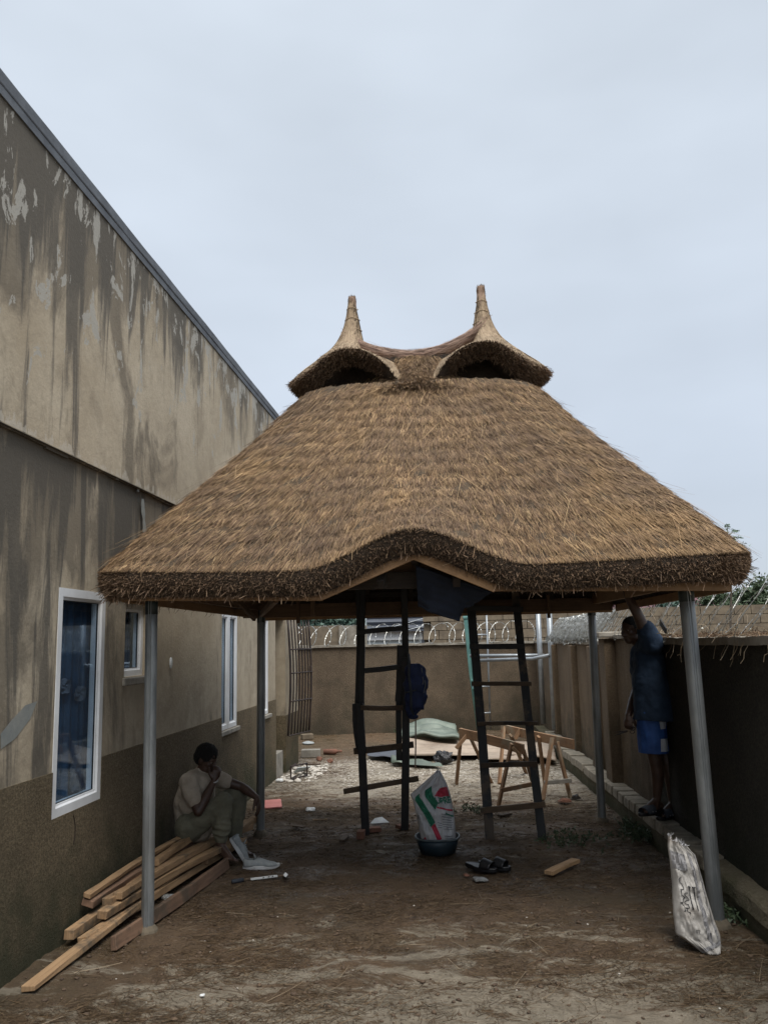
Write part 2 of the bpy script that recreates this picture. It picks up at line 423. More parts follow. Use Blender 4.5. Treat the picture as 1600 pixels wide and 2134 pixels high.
def mat_ground():
    m, t, b = new_mat('muddy_ground')
    P = wpos(t)
    s = N(t, 'ShaderNodeSeparateXYZ')
    t.links.new(P, s.inputs[0])
    f1 = tnoise(t, P, 1.6, 8, 0.68, 0.3)
    f2 = tnoise(t, P, 9.0, 8, 0.75)
    f3 = tnoise(t, P, 45.0, 6, 0.8)
    c = mixc(t, rng_(t, f2, 0.3, 0.7), (0.066, 0.040, 0.022), (0.165, 0.106, 0.060))
    c = mixc(t, rng_(t, f3, 0.42, 0.7, 0, 0.55), c, (0.20, 0.14, 0.085))
    c = mixc(t, rng_(t, tnoise(t, P, 0.9, 5, 0.6), 0.45, 0.7, 0, 0.6), c, (0.060, 0.052, 0.030))
    # pale dried cement / sand film: in front of the camera and further back, broken up
    vx = wpos(t, (0.8, 1.9, 1), (1.3, 0.4, 0))
    fp = tnoise(t, vx, 1.9, 10, 0.74, 0.8)
    ynear = rng_(t, s.outputs['Y'], 4.3, 6.0, 0.115, -0.085)
    yfar = rng_(t, s.outputs['Y'], 8.6, 10.6, 0.0, 0.20)
    yfar2 = rng_(t, s.outputs['Y'], 12.6, 14.0, 0.0, -0.18)
    xl = rng_(t, s.outputs['X'], -2.0, -1.2, -0.09, 0.0)
    pm = math_(t, 'ADD', math_(t, 'ADD', math_(t, 'ADD', fp, xl), ynear), math_(t, 'ADD', yfar, yfar2))
    pale = mixc(t, rng_(t, f2, 0.35, 0.65), (0.22, 0.185, 0.135), (0.38, 0.33, 0.255))
    c = mixc(t, rng_(t, pm, 0.505, 0.56, 0, 0.92), c, pale)
    # white lime crumbs further back
    f5 = tnoise(t, wpos(t, (1, 1.5, 1), (4, 8, 0)), 22.0, 4, 0.8)
    lim = math_(t, 'MULTIPLY', rng_(t, f5, 0.52, 0.58), rng_(t, s.outputs['Y'], 9.8, 11.6))
    lim = math_(t, 'MULTIPLY', lim, rng_(t, s.outputs['Y'], 12.8, 13.6, 1, 0))
    c = mixc(t, lim, c, (0.62, 0.57, 0.50))
    # green tint near the kerb and the house wall
    gx = math_(t, 'ADD', rng_(t, s.outputs['X'], 1.0, 1.8, 0, 0.5), rng_(t, s.outputs['X'], -1.9, -2.5, 0, 0.4))
    gn = math_(t, 'MULTIPLY', gx, rng_(t, f1, 0.35, 0.65))
    c = mixc(t, gn, c, (0.05, 0.052, 0.024))
    t.links.new(c, b.inputs['Base Color'])
    wet = tnoise(t, wpos(t, (1, 1.6, 1), (6.5, 2.2, 0)), 1.2, 6, 0.65)
    t.links.new(rng_(t, wet, 0.47, 0.58, 0.90, 0.24), b.inputs['Roughness'])
    b.inputs['Specular IOR Level'].default_value = 0.4
    h = math_(t, 'ADD', math_(t, 'MULTIPLY', f2, 0.7), math_(t, 'MULTIPLY', f3, 0.45))
    bump(t, b, h, 1.0, 0.06)
    return m
M['ground'] = mat_ground()

# ------------------------------------------------------------------ mesh helpers
LOC = {}

class MB:
    """collects shapes; build() links them as one mesh object"""
    def __init__(self):
        self.v = []; self.f = []; self.uv = []
    def face(self, idx, uv=None):
        self.f.append(tuple(idx)); self.uv.append(uv)
    def box(self, c, s, rot=None, taper=1.0):
        cx, cy, cz = c; sx, sy, sz = (k / 2 for k in s)
        n = len(self.v)
        for dz in (-1, 1):
            k = taper if dz > 0 else 1.0
            for dx, dy in ((-1, -1), (1, -1), (1, 1), (-1, 1)):
                p = Vector((dx * sx * k, dy * sy * k, dz * sz))
                if rot is not None:
                    p = rot @ p
                self.v.append((p.x + cx, p.y + cy, p.z + cz))
        for q in ((3, 2, 1, 0), (4, 5, 6, 7), (0, 1, 5, 4), (1, 2, 6, 5), (2, 3, 7, 6), (3, 0, 4, 7)):
            self.face([n + i for i in q])
        return self
    def bar(self, a, b, w, h, up=(0, 0, 1), segs=1, wob=0.0, w2=None, h2=None, rough=0.0):
        """rectangular timber from a to b; w across, h along 'up'"""
        a = Vector(a); b = Vector(b); d = (b - a); L = d.length; d.normalize()
        upv_ = Vector(up)
        s = d.cross(upv_)
        if s.length < 1e-4:
            s = d.cross(Vector((1, 0, 0)))
        s.normalize(); u = s.cross(d).normalized()
        w2 = w if w2 is None else w2; h2 = h if h2 is None else h2
        n0 = len(self.v)
        o = Vector((random.uniform(-1, 1), random.uniform(-1, 1), 0)) * wob
        for i in range(segs + 1):
            t = i / segs
            k = math.sin(math.pi * t)
            c = a + d * L * t + s * o.x * k + u * o.y * k
            ww = (w + (w2 - w) * t) / 2; hh = (h + (h2 - h) * t) / 2
            for x, y in ((-1, -1), (1, -1), (1, 1), (-1, 1)):
                jx = random.uniform(-rough, rough); jy = random.uniform(-rough, rough)
                p = c + s * (x * ww + jx) + u * (y * hh + jy)
                self.v.append(tuple(p))
        off = random.uniform(0, 9)
        for i in range(segs):
            for k in range(4):
                q = (n0 + i * 4 + k, n0 + i * 4 + (k + 1) % 4, n0 + i * 4 + 4 + (k + 1) % 4, n0 + i * 4 + 4 + k)
                t0 = i / segs * L; t1 = (i + 1) / segs * L
                v0 = k * 0.13 + off; v1 = v0 + (w if k % 2 == 0 else h)
                self.face(q, ((t0, v0), (t0, v1), (t1, v1), (t1, v0)))
        e = n0 + segs * 4
        self.face((n0 + 3, n0 + 2, n0 + 1, n0), ((off, 0), (off, .1), (off + .02, .1), (off + .02, 0)))
        self.face((e, e + 1, e + 2, e + 3), ((off, 0), (off, .1), (off + .02, .1), (off + .02, 0)))
        return self
    def tube(self, pts, r, n=8, caps=True, closed=False):
        pts = [Vector(p) for p in pts]
        rs = r if isinstance(r, (list, tuple)) else [r] * len(pts)
        n0 = len(self.v)
        prev = None
        for i, p in enumerate(pts):
            if closed:
                d = pts[(i + 1) % len(pts)] - pts[i - 1]
            else:
                d = pts[min(i + 1, len(pts) - 1)] - pts[max(i - 1, 0)]
            if d.length < 1e-9:
                d = Vector((0, 0, 1))
            d.normalize()
            if prev is None:
                s = d.cross(Vector((0, 0, 1)))
                if s.length < 1e-3:
                    s = d.cross(Vector((1, 0, 0)))
            else:
                s = prev - d * prev.dot(d)
                if s.length < 1e-4:
                    s = d.cross(Vector((0.3, 0.8, 0.5)))
            s.normalize(); u = d.cross(s); prev = s
            for k in range(n):
                a = 2 * math.pi * k / n
                self.v.append(tuple(p + s * math.cos(a) * rs[i] + u * math.sin(a) * rs[i]))
        m = len(pts)
        for i in range(m if closed else m - 1):
            j = (i + 1) % m
            for k in range(n):
                self.face((n0 + i * n + k, n0 + i * n + (k + 1) % n, n0 + j * n + (k + 1) % n, n0 + j * n + k))
        if caps and not closed:
            self.face([n0 + k for k in range(n)][::-1])
            self.face([n0 + (m - 1) * n + k for k in range(n)])
        return self
    def lathe(self, prof, c, n=24, axis=None):
        cx, cy, cz = c
        n0 = len(self.v)
        for (r, z) in prof:
            for k in range(n):
                a = 2 * math.pi * k / n
                self.v.append((cx + r * math.cos(a), cy + r * math.sin(a), cz + z))
        for i in range(len(prof) - 1):
            for k in range(n):
                self.face((n0 + i * n + k, n0 + i * n + (k + 1) % n, n0 + (i + 1) * n + (k + 1) % n, n0 + (i + 1) * n + k))
        return self
    def grid(self, fn, nu, nv, closed_u=False):
        n0 = len(self.v)
        cols = nu if closed_u else nu + 1
        for j in range(nv + 1):
            for i in range(cols):
                self.v.append(tuple(fn(i / nu, j / nv)))
        for j in range(nv):
            for i in range(nu):
                a = n0 + j * cols + i; b = n0 + j * cols + (i + 1) % cols
                self.face((a, b, b + cols, a + cols))
        return self
    def ell(self, c, r, rot=None, nu=14, nv=8):
        c = Vector(c)
        n0 = len(self.v)
        def P(a, b):
            p = Vector((r[0] * math.cos(a) * math.sin(b), r[1] * math.sin(a) * math.sin(b), r[2] * math.cos(b)))
            if rot is not None:
                p = rot @ p
            return tuple(c + p)
        self.v.append(P(0, 0))
        for j in range(1, nv):
            for i in range(nu):
                self.v.append(P(2 * math.pi * i / nu, math.pi * j / nv))
        self.v.append(P(0, math.pi))
        for i in range(nu):
            self.face((n0, n0 + 1 + i, n0 + 1 + (i + 1) % nu))
        for j in range(nv - 2):
            for i in range(nu):
                a = n0 + 1 + j * nu
                self.face((a + i, a + nu + i, a + nu + (i + 1) % nu, a + (i + 1) % nu))
        l = len(self.v) - 1; a = n0 + 1 + (nv - 2) * nu
        for i in range(nu):
            self.face((l, a + (i + 1) % nu, a + i))
        return self
    def cap(self, a, b, ra, rb, n=12, sx=1.0, sdir=None):
        """tapered capsule"""
        a = Vector(a); b = Vector(b); d = b - a; L = d.length; d.normalize()
        pts = []; rr = []
        for k in range(5):
            th = math.pi / 2 * (1 - k / 4)
            pts.append(a - d * ra * math.sin(th)); rr.append(max(ra * math.cos(th), 1e-4))
        for k in range(5):
            th = math.pi / 2 * (k / 4)
            pts.append(b + d * rb * math.sin(th)); rr.append(max(rb * math.cos(th), 1e-4))
        return self.tube(pts, rr, n)
    def build(self, name, mat, parent=None, smooth=False, bevel=0.0, origin=None, **tags):
        off = Vector(origin) if origin is not None else (LOC[parent.name] if parent is not None else Vector((0, 0, 0)))
        me = bpy.data.meshes.new(name)
        vv = [(x - off.x, y - off.y, z - off.z) for x, y, z in self.v]
        me.from_pydata(vv, [], self.f)
        if any(u is not None for u in self.uv):
            uvl = me.uv_layers.new(name='UVMap')
            li = 0
            for f, u in zip(self.f, self.uv):
                for k in range(len(f)):
                    if u is not None:
                        uvl.data[li].uv = u[k]
                    li += 1
        me.materials.append(mat)
        if smooth:
            for p in me.polygons:
                p.use_smooth = True
        me.validate()
        me.update()
        o = bpy.data.objects.new(name, me)
        col.objects.link(o)
        if origin is not None and parent is None:
            o.location = off
        if parent is not None:
            o.parent = parent
            if origin is not None:
                o.location = off - LOC[parent.name]
        LOC[o.name] = off
        if bevel:
            bm = o.modifiers.new('bevel', 'BEVEL'); bm.width = bevel; bm.segments = 2; bm.limit_method = 'ANGLE'
        for k, v in tags.items():
            o[k] = v
        return o

def fast(name, V, F, mat, parent=None, smooth=False, **tags):
    off = LOC[parent.name] if parent is not None else Vector((0, 0, 0))
    V = np.asarray(V, np.float32) - np.array(off, np.float32)
    F = np.asarray(F, np.int32)
    me = bpy.data.meshes.new(name)
    me.vertices.add(len(V)); me.vertices.foreach_set('co', V.ravel())
    k = F.shape[1]
    me.loops.add(F.size); me.loops.foreach_set('vertex_index', F.ravel())
    me.polygons.add(len(F)); me.polygons.foreach_set('loop_start', np.arange(0, F.size, k, dtype=np.int32))
    try:
        me.polygons.foreach_set('loop_total', np.full(len(F), k, np.int32))
    except Exception:
        pass
    if smooth:
        me.polygons.foreach_set('use_smooth', np.ones(len(F), bool))
    me.update(calc_edges=True)
    me.materials.append(mat)
    o = bpy.data.objects.new(name, me)
    col.objects.link(o)
    if parent is not None:
        o.parent = parent
    LOC[o.name] = off
    for a, b in tags.items():
        o[a] = b
    return o

def thing(name, label, cat, loc=(0, 0, 0), group=None):
    o = bpy.data.objects.new(name, None)
    o.empty_display_size = 0.1
    col.objects.link(o)
    o.location = loc
    LOC[o.name] = Vector(loc)
    o['label'] = label; o['category'] = cat
    if group:
        o['group'] = group
    return o

def tag(o, label, cat, group=None):
    o['label'] = label; o['category'] = cat
    if group:
        o['group'] = group
    return o

def struct(o):
    o['kind'] = 'structure'
    return o

def blades(P, D, S, L, W, bend=None, segs=2):
    """many flat straws: start P, unit dir D, side S, length L, width W; bend = vector added at the tip"""
    n = len(P)
    L = L[:, None]; W = W[:, None]
    rows = []
    for i in range(segs + 1):
        t = i / segs
        c = P + D * L * t
        if bend is not None:
            c = c + bend * (t * t)
        w = W * (1 - 0.35 * t) * 0.5
        rows.append(c - S * w); rows.append(c + S * w)
    V = np.stack(rows, 1).reshape(-1, 3)
    b = np.arange(n)[:, None] * (2 * (segs + 1))
    F = []
    for i in range(segs):
        F.append(np.concatenate([b + 2 * i, b + 2 * i + 1, b + 2 * i + 3, b + 2 * i + 2], 1))
    return V, np.stack(F, 1).reshape(-1, 4)

def unit(a):
    return a / np.maximum(np.linalg.norm(a, axis=-1, keepdims=True), 1e-9)

def remesh(o, voxel, smooth_it=4, disp=None):
    md = o.modifiers.new('remesh', 'REMESH'); md.mode = 'VOXEL'; md.voxel_size = voxel; md.use_smooth_shade = True
    if smooth_it:
        sm = o.modifiers.new('smooth', 'SMOOTH'); sm.factor = 0.5; sm.iterations = smooth_it
    if disp:
        tx = bpy.data.textures.new('folds', 'CLOUDS'); tx.noise_scale = disp[1]; tx.noise_depth = 2
        dm = o.modifiers.new('folds', 'DISPLACE'); dm.texture = tx; dm.strength = disp[0]; dm.mid_level = 0.5; dm.texture_coords = 'LOCAL'
    dg = bpy.context.evaluated_depsgraph_get()
    dg.update()
    me = bpy.data.meshes.new_from_object(o.evaluated_get(dg))
    old = o.data
    o.modifiers.clear()
    o.data = me
    me.polygons.foreach_set('use_smooth', np.ones(len(me.polygons), bool))
    bpy.data.meshes.remove(old)
    return o

# ================================================================== GROUND
def ground_h(x, y):
    n = noise.noise(Vector((x * 0.9, y * 0.9, 0.3))) * 0.022 + noise.noise(Vector((x * 3.1, y * 3.1, 1.7))) * 0.012 + noise.noise(Vector((x * 9, y * 9, 4.1))) * 0.008
    n += abs(noise.noise(Vector((x * 7, y * 11, 2.1)))) * 0.014 + noise.noise(Vector((x * 23, y * 23, 7.1))) * 0.007
    k = 1.0 if 2 < y < 18 and abs(x) < 4 else 0.3
    return n * k - 0.012

def make_ground():
    xs = [-400, -120, -40, -15, -8, -5] + list(np.arange(-4, -2.6, 0.1)) + list(np.arange(-2.6, 2.0, 0.028)) + list(np.arange(2.0, 3.001, 0.1)) + [4, 6, 9, 15, 40, 120, 400]
    ys = [-60, -20, -6, -2, 0, 1.5] + list(np.arange(2.4, 3.4, 0.08)) + list(np.arange(3.4, 9.0, 0.03)) + list(np.arange(9.0, 18.0, 0.1)) + [19, 21, 25, 32, 50, 90, 200, 500, 1000]
    V = [(x, y, ground_h(x, y)) for y in ys for x in xs]
    nx = len(xs)
    F = [(j * nx + i, j * nx + i + 1, (j + 1) * nx + i + 1, (j + 1) * nx + i) for j in range(len(ys) - 1) for i in range(nx - 1)]
    o = fast('ground', V, F, M['ground'], smooth=True)
    return struct(o)
ground = make_ground()

# ================================================================== HOUSE ON THE LEFT
WX, WX2 = -2.53, -2.56
house = thing('house', 'tall weathered plaster house wall with white framed windows running along the left', 'house', (-2.53, 6.0, 0))

def wall_panels(name, x0, x1, y0, y1, z0, z1, holes, mat):
    """solid wall between x0 (outer) and x1 (inner) cut by rectangular holes (ya, yb, za, zb)"""
    mb = MB()
    ys = sorted({y0, y1} | {h[0] for h in holes} | {h[1] for h in holes})
    zs = sorted({z0, z1} | {min(max(h[2], z0), z1) for h in holes} | {min(max(h[3], z0), z1) for h in holes})
    def hole(y, z):
        return any(h[0] < y < h[1] and h[2] < z < h[3] for h in holes)
    for i in range(len(ys) - 1):
        for j in range(len(zs) - 1):
            a, b_, c, d = ys[i], ys[i + 1], zs[j], zs[j + 1]
            if hole((a + b_) / 2, (c + d) / 2):
                continue
            n = len(mb.v)
            mb.v += [(x0, a, c), (x0, b_, c), (x0, b_, d), (x0, a, d), (x1, a, c), (x1, b_, c), (x1, b_, d), (x1, a, d)]
            mb.face((n, n + 1, n + 2, n + 3)); mb.face((n + 5, n + 4, n + 7, n + 6))
            def need(yy, zz):
                return not (y0 < yy < y1 and z0 < zz < z1) or hole(yy, zz)
            e = 1e-3
            if need(a - e, (c + d) / 2): mb.face((n + 4, n, n + 3, n + 7))
            if need(b_ + e, (c + d) / 2): mb.face((n + 1, n + 5, n + 6, n + 2))
            if need((a + b_) / 2, c - e): mb.face((n + 4, n + 5, n + 1, n))
            if need((a + b_) / 2, d + e): mb.face((n + 3, n + 2, n + 6, n + 7))
    return mb.build(name, mat, house)

W1 = (5.06, 5.76, 0.77, 2.19)
W2 = (6.13, 6.62, 1.58, 2.14)
W3 = (8.75, 9.46, 0.90, 2.16)
W4 = (10.50, 11.02, 0.90, 2.16)
wall_panels('wall', WX, WX - 0.25, -3.0, 8.72, 1.05, 3.05, [W1, W2], M['plaster'])
wall_panels('wall', WX2, WX2 - 0.25, 8.721, 11.45, 1.05, 3.05, [(8.722, W3[1], W3[2], W3[3]), W4], M['plaster'])
wall_panels('plinth', WX + 0.008, WX - 0.25, -3.0, 8.72, -0.1, 1.05, [W1], M['plinth'])
wall_panels('plinth', WX2 + 0.008, WX2 - 0.25, 8.721, 11.45, -0.1, 1.05, [(8.722, W3[1], W3[2], W3[3]), W4], M['plinth'])
mb = MB().box((WX - 0.135 + 0.022, 5.0, 4.012), (0.31, 16.0, 1.922))
mb.build('upper_wall', M['plaster'], house)
# coping with an overhanging drip edge
mb = MB()
mb.bar((WX - 0.09, -3, 5.018), (WX - 0.09, 13.05, 5.018), 0.30, 0.085, segs=40, rough=0.003)
mb.build('coping', M['coping'], house, bevel=0.01)
MB().box((WX + 0.040, 5.02, 4.946), (0.028, 16.06, 0.056)).build('drip_edge', M['coping'], house)
# ragged ledge line at first-floor level
mb = MB()
yy = -3.0
while yy < 13.0:
    l = random.uniform(0.08, 0.3)
    h = random.uniform(0.012, 0.028)
    mb.box((WX + 0.012, yy + l / 2, 3.05 - h / 2 + 0.01), (0.02, l - 0.002, h))
    yy += l
mb.build('ledge', M['plaster'], house)
# return walls, door recess, end wall
MB().box((WX2 - 0.3, 11.75, 1.45), (0.3, 0.6, 3.1)).build('door_recess', M['plinth'], house)
MB().box((WX2 - 0.131, 11.78, 2.60), (0.245, 0.62, 0.86)).build('door_lintel', M['plaster'], house)
wall_panels('wall', WX - 0.02, WX - 0.27, 12.06, 12.98, 0.78, 3.05, [], M['plaster'])
wall_panels('plinth', WX - 0.012, WX - 0.27, 12.06, 12.98, -0.1, 0.78, [], M['plinth'])
MB().box((-5.5, 12.99, 2.5), (5.4, 0.05, 5.1)).build('end_wall', M['brownwall'], house)
MB().box((-5.5, -3.0, 2.5), (5.4, 0.05, 5.1)).build('end_wall', M['plaster'], house)
MB().box((-5.6, 5.0, 5.0), (5.6, 16.0, 0.06)).build('flat_roof', M['coping'], house)
MB().box((WX2 - 0.9, 7.0, 1.5), (0.04, 11.0, 3.0)).build('inner_wall', M['darkin'], house)
# door threshold, pale broken edge
MB().box((-2.60, 11.68, 0.15), (0.10, 0.40, 0.34)).build('threshold', M['concrete'], house, bevel=0.01)
# two crack repairs running down the upper wall
def crack(pts, w):
    mb = MB(); n0 = 0
    N_ = 50
    P = []
    for i in range(N_ + 1):
        t = i / N_ * (len(pts) - 1); k = min(int(t), len(pts) - 2); f = t - k
        y = pts[k][1] * (1 - f) + pts[k + 1][1] * f; z = pts[k][2] * (1 - f) + pts[k + 1][2] * f
        y += noise.noise(Vector((z * 4, w * 50, 0))) * 0.03
        ww = w * (0.55 + 0.9 * abs(noise.noise(Vector((z * 7, 3, w * 9)))) + 0.3 * noise.noise(Vector((z * 19, 3, w))))
        P.append((y, z, ww))
    for y, z, ww in P:
        for s in (-1, 0, 1):
            mb.v.append((WX + 0.0235 + (0.004 if s == 0 else 0.0), y + s * ww, z))
    for i in range(N_):
        for s in (0, 1):
            a = i * 3 + s
            mb.face((a, a + 1, a + 4, a + 3))
    return mb.build('crack_repair', M['crack'], house, smooth=True)
crack([(-2.510, 5.497, 4.438), (-2.510, 5.555, 4.093), (-2.510, 5.660, 3.542), (-2.510, 5.849, 3.041)], 0.045)
crack([(-2.510, 6.348, 3.760), (-2.510, 6.288, 3.402), (-2.510, 6.261, 3.024)], 0.035)
crack([(-2.530, 6.365, 2.984), (-2.530, 6.422, 2.710)], 0.04)
# reddish grey smear low at the left edge
mb = MB()
pts = [(-2.530, 4.450, 1.348), (-2.530, 4.553, 1.410), (-2.530, 4.702, 1.483), (-2.530, 4.834, 1.496), (-2.530, 4.764, 1.401), (-2.530, 4.603, 1.305), (-2.530, 4.458, 1.266)]
for p in pts:
    mb.v.append((WX + 0.004, p[1], p[2]))
mb.face(range(len(pts)))
mb.build('plaster_smear', M['crack'], house)

def window(x, y0, y1, z0, z1, fw=0.07, depth=0.06, sashes=1, sill=True, proud=0.0):
    """white framed window; the frame's outer face at x"""
    w = None
    fr = MB()
    edges = [y0]
    if sashes == 2:
        edges.append((y0 + y1) / 2)
    edges.append(y1)
    for k in range(sashes):
        a, b_ = edges[k] + (0.004 if k else 0), edges[k + 1] - (0.004 if k < sashes - 1 else 0)
        n = len(fr.v)
        # mitred frame with a chamfered inner edge
        def ring(ins, xx):
            return [(xx, a + ins, z0 + ins), (xx, b_ - ins, z0 + ins), (xx, b_ - ins, z1 - ins), (xx, a + ins, z1 - ins)]
        rings = [ring(0.0, x - depth), ring(0.0, x), ring(fw * 0.72, x), ring(fw * 0.86, x - 0.012), ring(fw, x - 0.014), ring(fw, x - depth)]
        for r_ in rings:
            fr.v += r_
        for i in range(len(rings) - 1):
            for j in range(4):
                p = n + i * 4 + j; q = n + i * 4 + (j + 1) % 4
                fr.face((p, q, q + 4, p + 4))
    f = fr.build('window', M['white'], house)
    for k in range(sashes):
        a, b_ = edges[k], edges[k + 1]
        mb = MB()
        mb.box((x - 0.03, (a + b_) / 2, (z0 + z1) / 2), (0.006, b_ - a - 2 * fw + 0.01, z1 - z0 - 2 * fw + 0.01))
        mb.build('pane', M['glass'], f)
        g = MB()
        gx = x - 0.026
        ya, yb, za, zb = a + fw, b_ - fw, z0 + fw, z1 - fw
        for (p0, p1) in (((gx, ya, za), (gx, yb, za)), ((gx, ya, zb), (gx, yb, zb)), ((gx, ya, za), (gx, ya, zb)), ((gx, yb, za), (gx, yb, zb))):
            g.bar(p0, p1, 0.009, 0.009, up=(1, 0, 0))
        g.build('gasket', M['blackrub'], f)
    # curtain of soft vertical folds behind the glass
    def cf(u, v):
        y = y0 + (y1 - y0) * (0.0 + 1.0 * u)
        s = math.sin(u * 31 + math.sin(u * 9) * 2 + v * 0.8) * 0.022 + math.sin(u * 67 + v) * 0.008
        return (x - 0.085 + s * 0.7, y, z0 + (z1 - z0) * v)
    MB().grid(cf, 70, 6).build('curtain', M['curtain'], f, smooth=True)
    return f
w = window(WX + 0.004, *W1, fw=0.075, depth=0.07)
# lace edge caught behind the glass of the big window
for (yc, zc, s1, s2, sd_) in ((5.30, 1.56, 0.09, 0.05, 1), (5.52, 1.50, 0.10, 0.05, 2), (5.50, 0.98, 0.10, 0.12, 3)):
    def lf(u, v):
        a = u * 6.283
        r_ = (0.4 + 0.6 * v) * (1 + 0.35 * noise.noise(Vector((a * 2, sd_, v))))
        return (WX - 0.052 + 0.006 * math.sin(a * 3 + v * 5), yc + math.cos(a) * s1 * r_ * v, zc + math.sin(a) * s2 * r_ * v)
    MB().grid(lf, 20, 5, True).build('lace', M['lace'], w)
window(WX - 0.05, *W2, fw=0.06, depth=0.06)
MB().box((WX - 0.03, 6.375, 1.545), (0.10, 0.54, 0.06)).build('window_sill', M['concrete'], house, bevel=0.008)
window(WX2 - 0.004, W3[0] + 0.001, W3[1], W3[2], W3[3], fw=0.065, sashes=2)
MB().box((WX2 + 0.012, 9.09, 0.875), (0.06, 0.74, 0.045)).build('window_sill', M['concrete'], house, bevel=0.006)
window(WX2 - 0.004, *W4, fw=0.065)
MB().box((WX2 + 0.012, 10.76, 0.875), (0.06, 0.62, 0.045)).build('window_sill', M['concrete'], house, bevel=0.006)
# small wall fixings
MB().ell((WX + 0.012, 7.12, 1.66), (0.012, 0.028, 0.05), nu=8, nv=5).build('wall_fixing', M['foam'], house)
mb = MB(); pts = [(WX + 0.012, 5.35 + 0.03 * math.sin(t * 2.2), 0.74 - 0.13 * t - 0.02 * t * t) for t in np.linspace(0, 1.2, 8)]
mb.tube(pts, 0.0025, 5).build('loose_wire', M['iron'], house)

# burglar-proof gate standing open
gate = thing('security_gate', 'black iron bar gate standing open at the far door of the house', 'gate', (-2.50, 12.05, 0.4))
ga, gb = Vector((-2.50, 12.0, 0)), Vector((-2.31, 12.62, 0))
zg0, zg1 = 0.50, 2.17
def gp(t, z):
    bow = 0.045 * math.sin(math.pi * (z - zg0) / (zg1 - zg0)) 
    p = ga.lerp(gb, t); n = Vector((0.95, -0.3, 0))
    return p + n * bow + Vector((0, 0, z))
for i in range(8):
    t = i / 7
    MB().tube([gp(t, zg0 + (zg1 - zg0) * k / 8) for k in range(9)], 0.011 if i not in (0, 7) else 0.016, 6).build('bar', M['iron'], gate, smooth=True)
for z in (zg0, 0.98, 1.38, 1.72, zg1):
    MB().tube([gp(t / 6, z) + Vector((0.014, 0, 0)) for t in range(7)], 0.011, 6).build('cross_bar', M['iron'], gate, smooth=True)
MB().box((-2.27, 12.58, 1.42), (0.03, 0.05, 0.09)).build('lock', M['iron'], gate, bevel=0.004)

# ================================================================== BACK WALL, RIGHT WALL, KERB
def rough_wall(name, label, a, b_, z1, mat, th=0.2, cap=None, z0=-0.15, n=60, jag=0.012, capw=0.05, side=1):
    a = Vector((a[0], a[1], 0)); b_ = Vector((b_[0], b_[1], 0))
    d = (b_ - a).normalized(); s = Vector((-d.y, d.x, 0)) * side
    th_ = thing(name, label, 'wall', tuple((a + b_) / 2))
    def f(u, v):
        # wraps bottom-front, top-front, top-back, bottom-back
        k = v * 3
        p = a.lerp(b_, u)
        j = noise.noise(Vector((u * 30, 2.2, z1))) * jag
        w_ = noise.noise(Vector((u * 14, v * 6, 1.1))) * 0.008
        if k <= 1: return p + s * w_ + Vector((0, 0, z0 + (z1 + j - z0) * k))
        if k <= 2: return p + s * (th * (k - 1)) + Vector((0, 0, z1 + j))
        return p + s * (th + 0) + Vector((0, 0, z1 + j + (z0 - z1 - j) * (k - 2)))
    mb = MB().grid(f, n, 12)
    m_ = len(mb.v)
    for e in (a, b_):
        k = len(mb.v)
        mb.v += [tuple(e + Vector((0, 0, z0))), tuple(e + s * th + Vector((0, 0, z0))), tuple(e + s * th + Vector((0, 0, z1))), tuple(e + Vector((0, 0, z1)))]
        mb.face((k, k + 1, k + 2, k + 3))
    mb.build('wall_face', mat, th_)
    if cap:
        def g(u, v):
            p = a.lerp(b_, u)
            j = noise.noise(Vector((u * 30, 2.2, z1))) * jag
            o = [(-capw, -0.01), (-capw, cap), (th + capw, cap), (th + capw, -0.01), (-capw, -0.01)]
            k = min(int(v * 4 + 1e-6), 3); f_ = v * 4 - k
            q = (o[k][0] * (1 - f_) + o[k + 1][0] * f_, o[k][1] * (1 - f_) + o[k + 1][1] * f_)
            r_ = noise.noise(Vector((u * 60, v * 3, 5))) * 0.012
            return p + s * (q[0] + r_) + Vector((0, 0, z1 + j + q[1] + r_))
        MB().grid(g, n, 4).build('wall_cap', M['copelight'], th_)
    return th_
back = rough_wall('back_wall', 'brown rendered yard wall closing the far end under looped razor wire', (-5.5, 16.4), (1.62, 17.35), 1.72, M['brownwall'], cap=0.035)
sw = rough_wall('side_wall', 'rust streaked far stretch of the right yard wall behind the grey pole', (1.52, 17.3), (1.68, 9.75), 1.72, M['sidewall'], cap=0.03, side=1, capw=0.02)
# buttress strips on the far side wall
for yy in (10.6, 12.2, 14.2):
    t_ = (17.3 - yy) / (17.3 - 9.75)
    MB().box((1.52 + 0.16 * t_ - 0.02, yy, 0.84), (0.12, 0.34, 1.70)).build('pier', M['sidewall'], sw, bevel=0.01)
pier = thing('wall_pier', 'brown wall pier with flat cap just behind the standing man', 'pier', (1.66, 9.55, 0))
MB().box((1.70, 9.55, 0.88), (0.26, 0.36, 1.80)).build('shaft', M['sidewall'], pier, bevel=0.01)
MB().box((1.69, 9.55, 1.825), (0.36, 0.48, 0.06)).build('cap', M['copelight'], pier, bevel=0.012)
rough_wall('side_wall', 'plain brown stretch of the right yard wall directly behind the standing man', (1.69, 9.37), (1.76, 7.9), 1.79, M['sidewall'], cap=0.03, side=1, capw=0.03)
bw_ = rough_wall('side_wall', 'mould blackened near stretch of the right yard wall', (1.74, 7.9), (2.02, 1.5), 1.735, M['blackwall'], cap=0.045, side=1, capw=0.035)
MB().box((1.87, 5.95, 0.93), (0.03, 0.055, 0.03)).build('brick_scar', M['redbrick'], bw_)
MB().ell((1.868, 5.86, 0.905), (0.02, 0.04, 0.02), nu=7, nv=4).build('mortar_lump', M['concrete'], bw_)

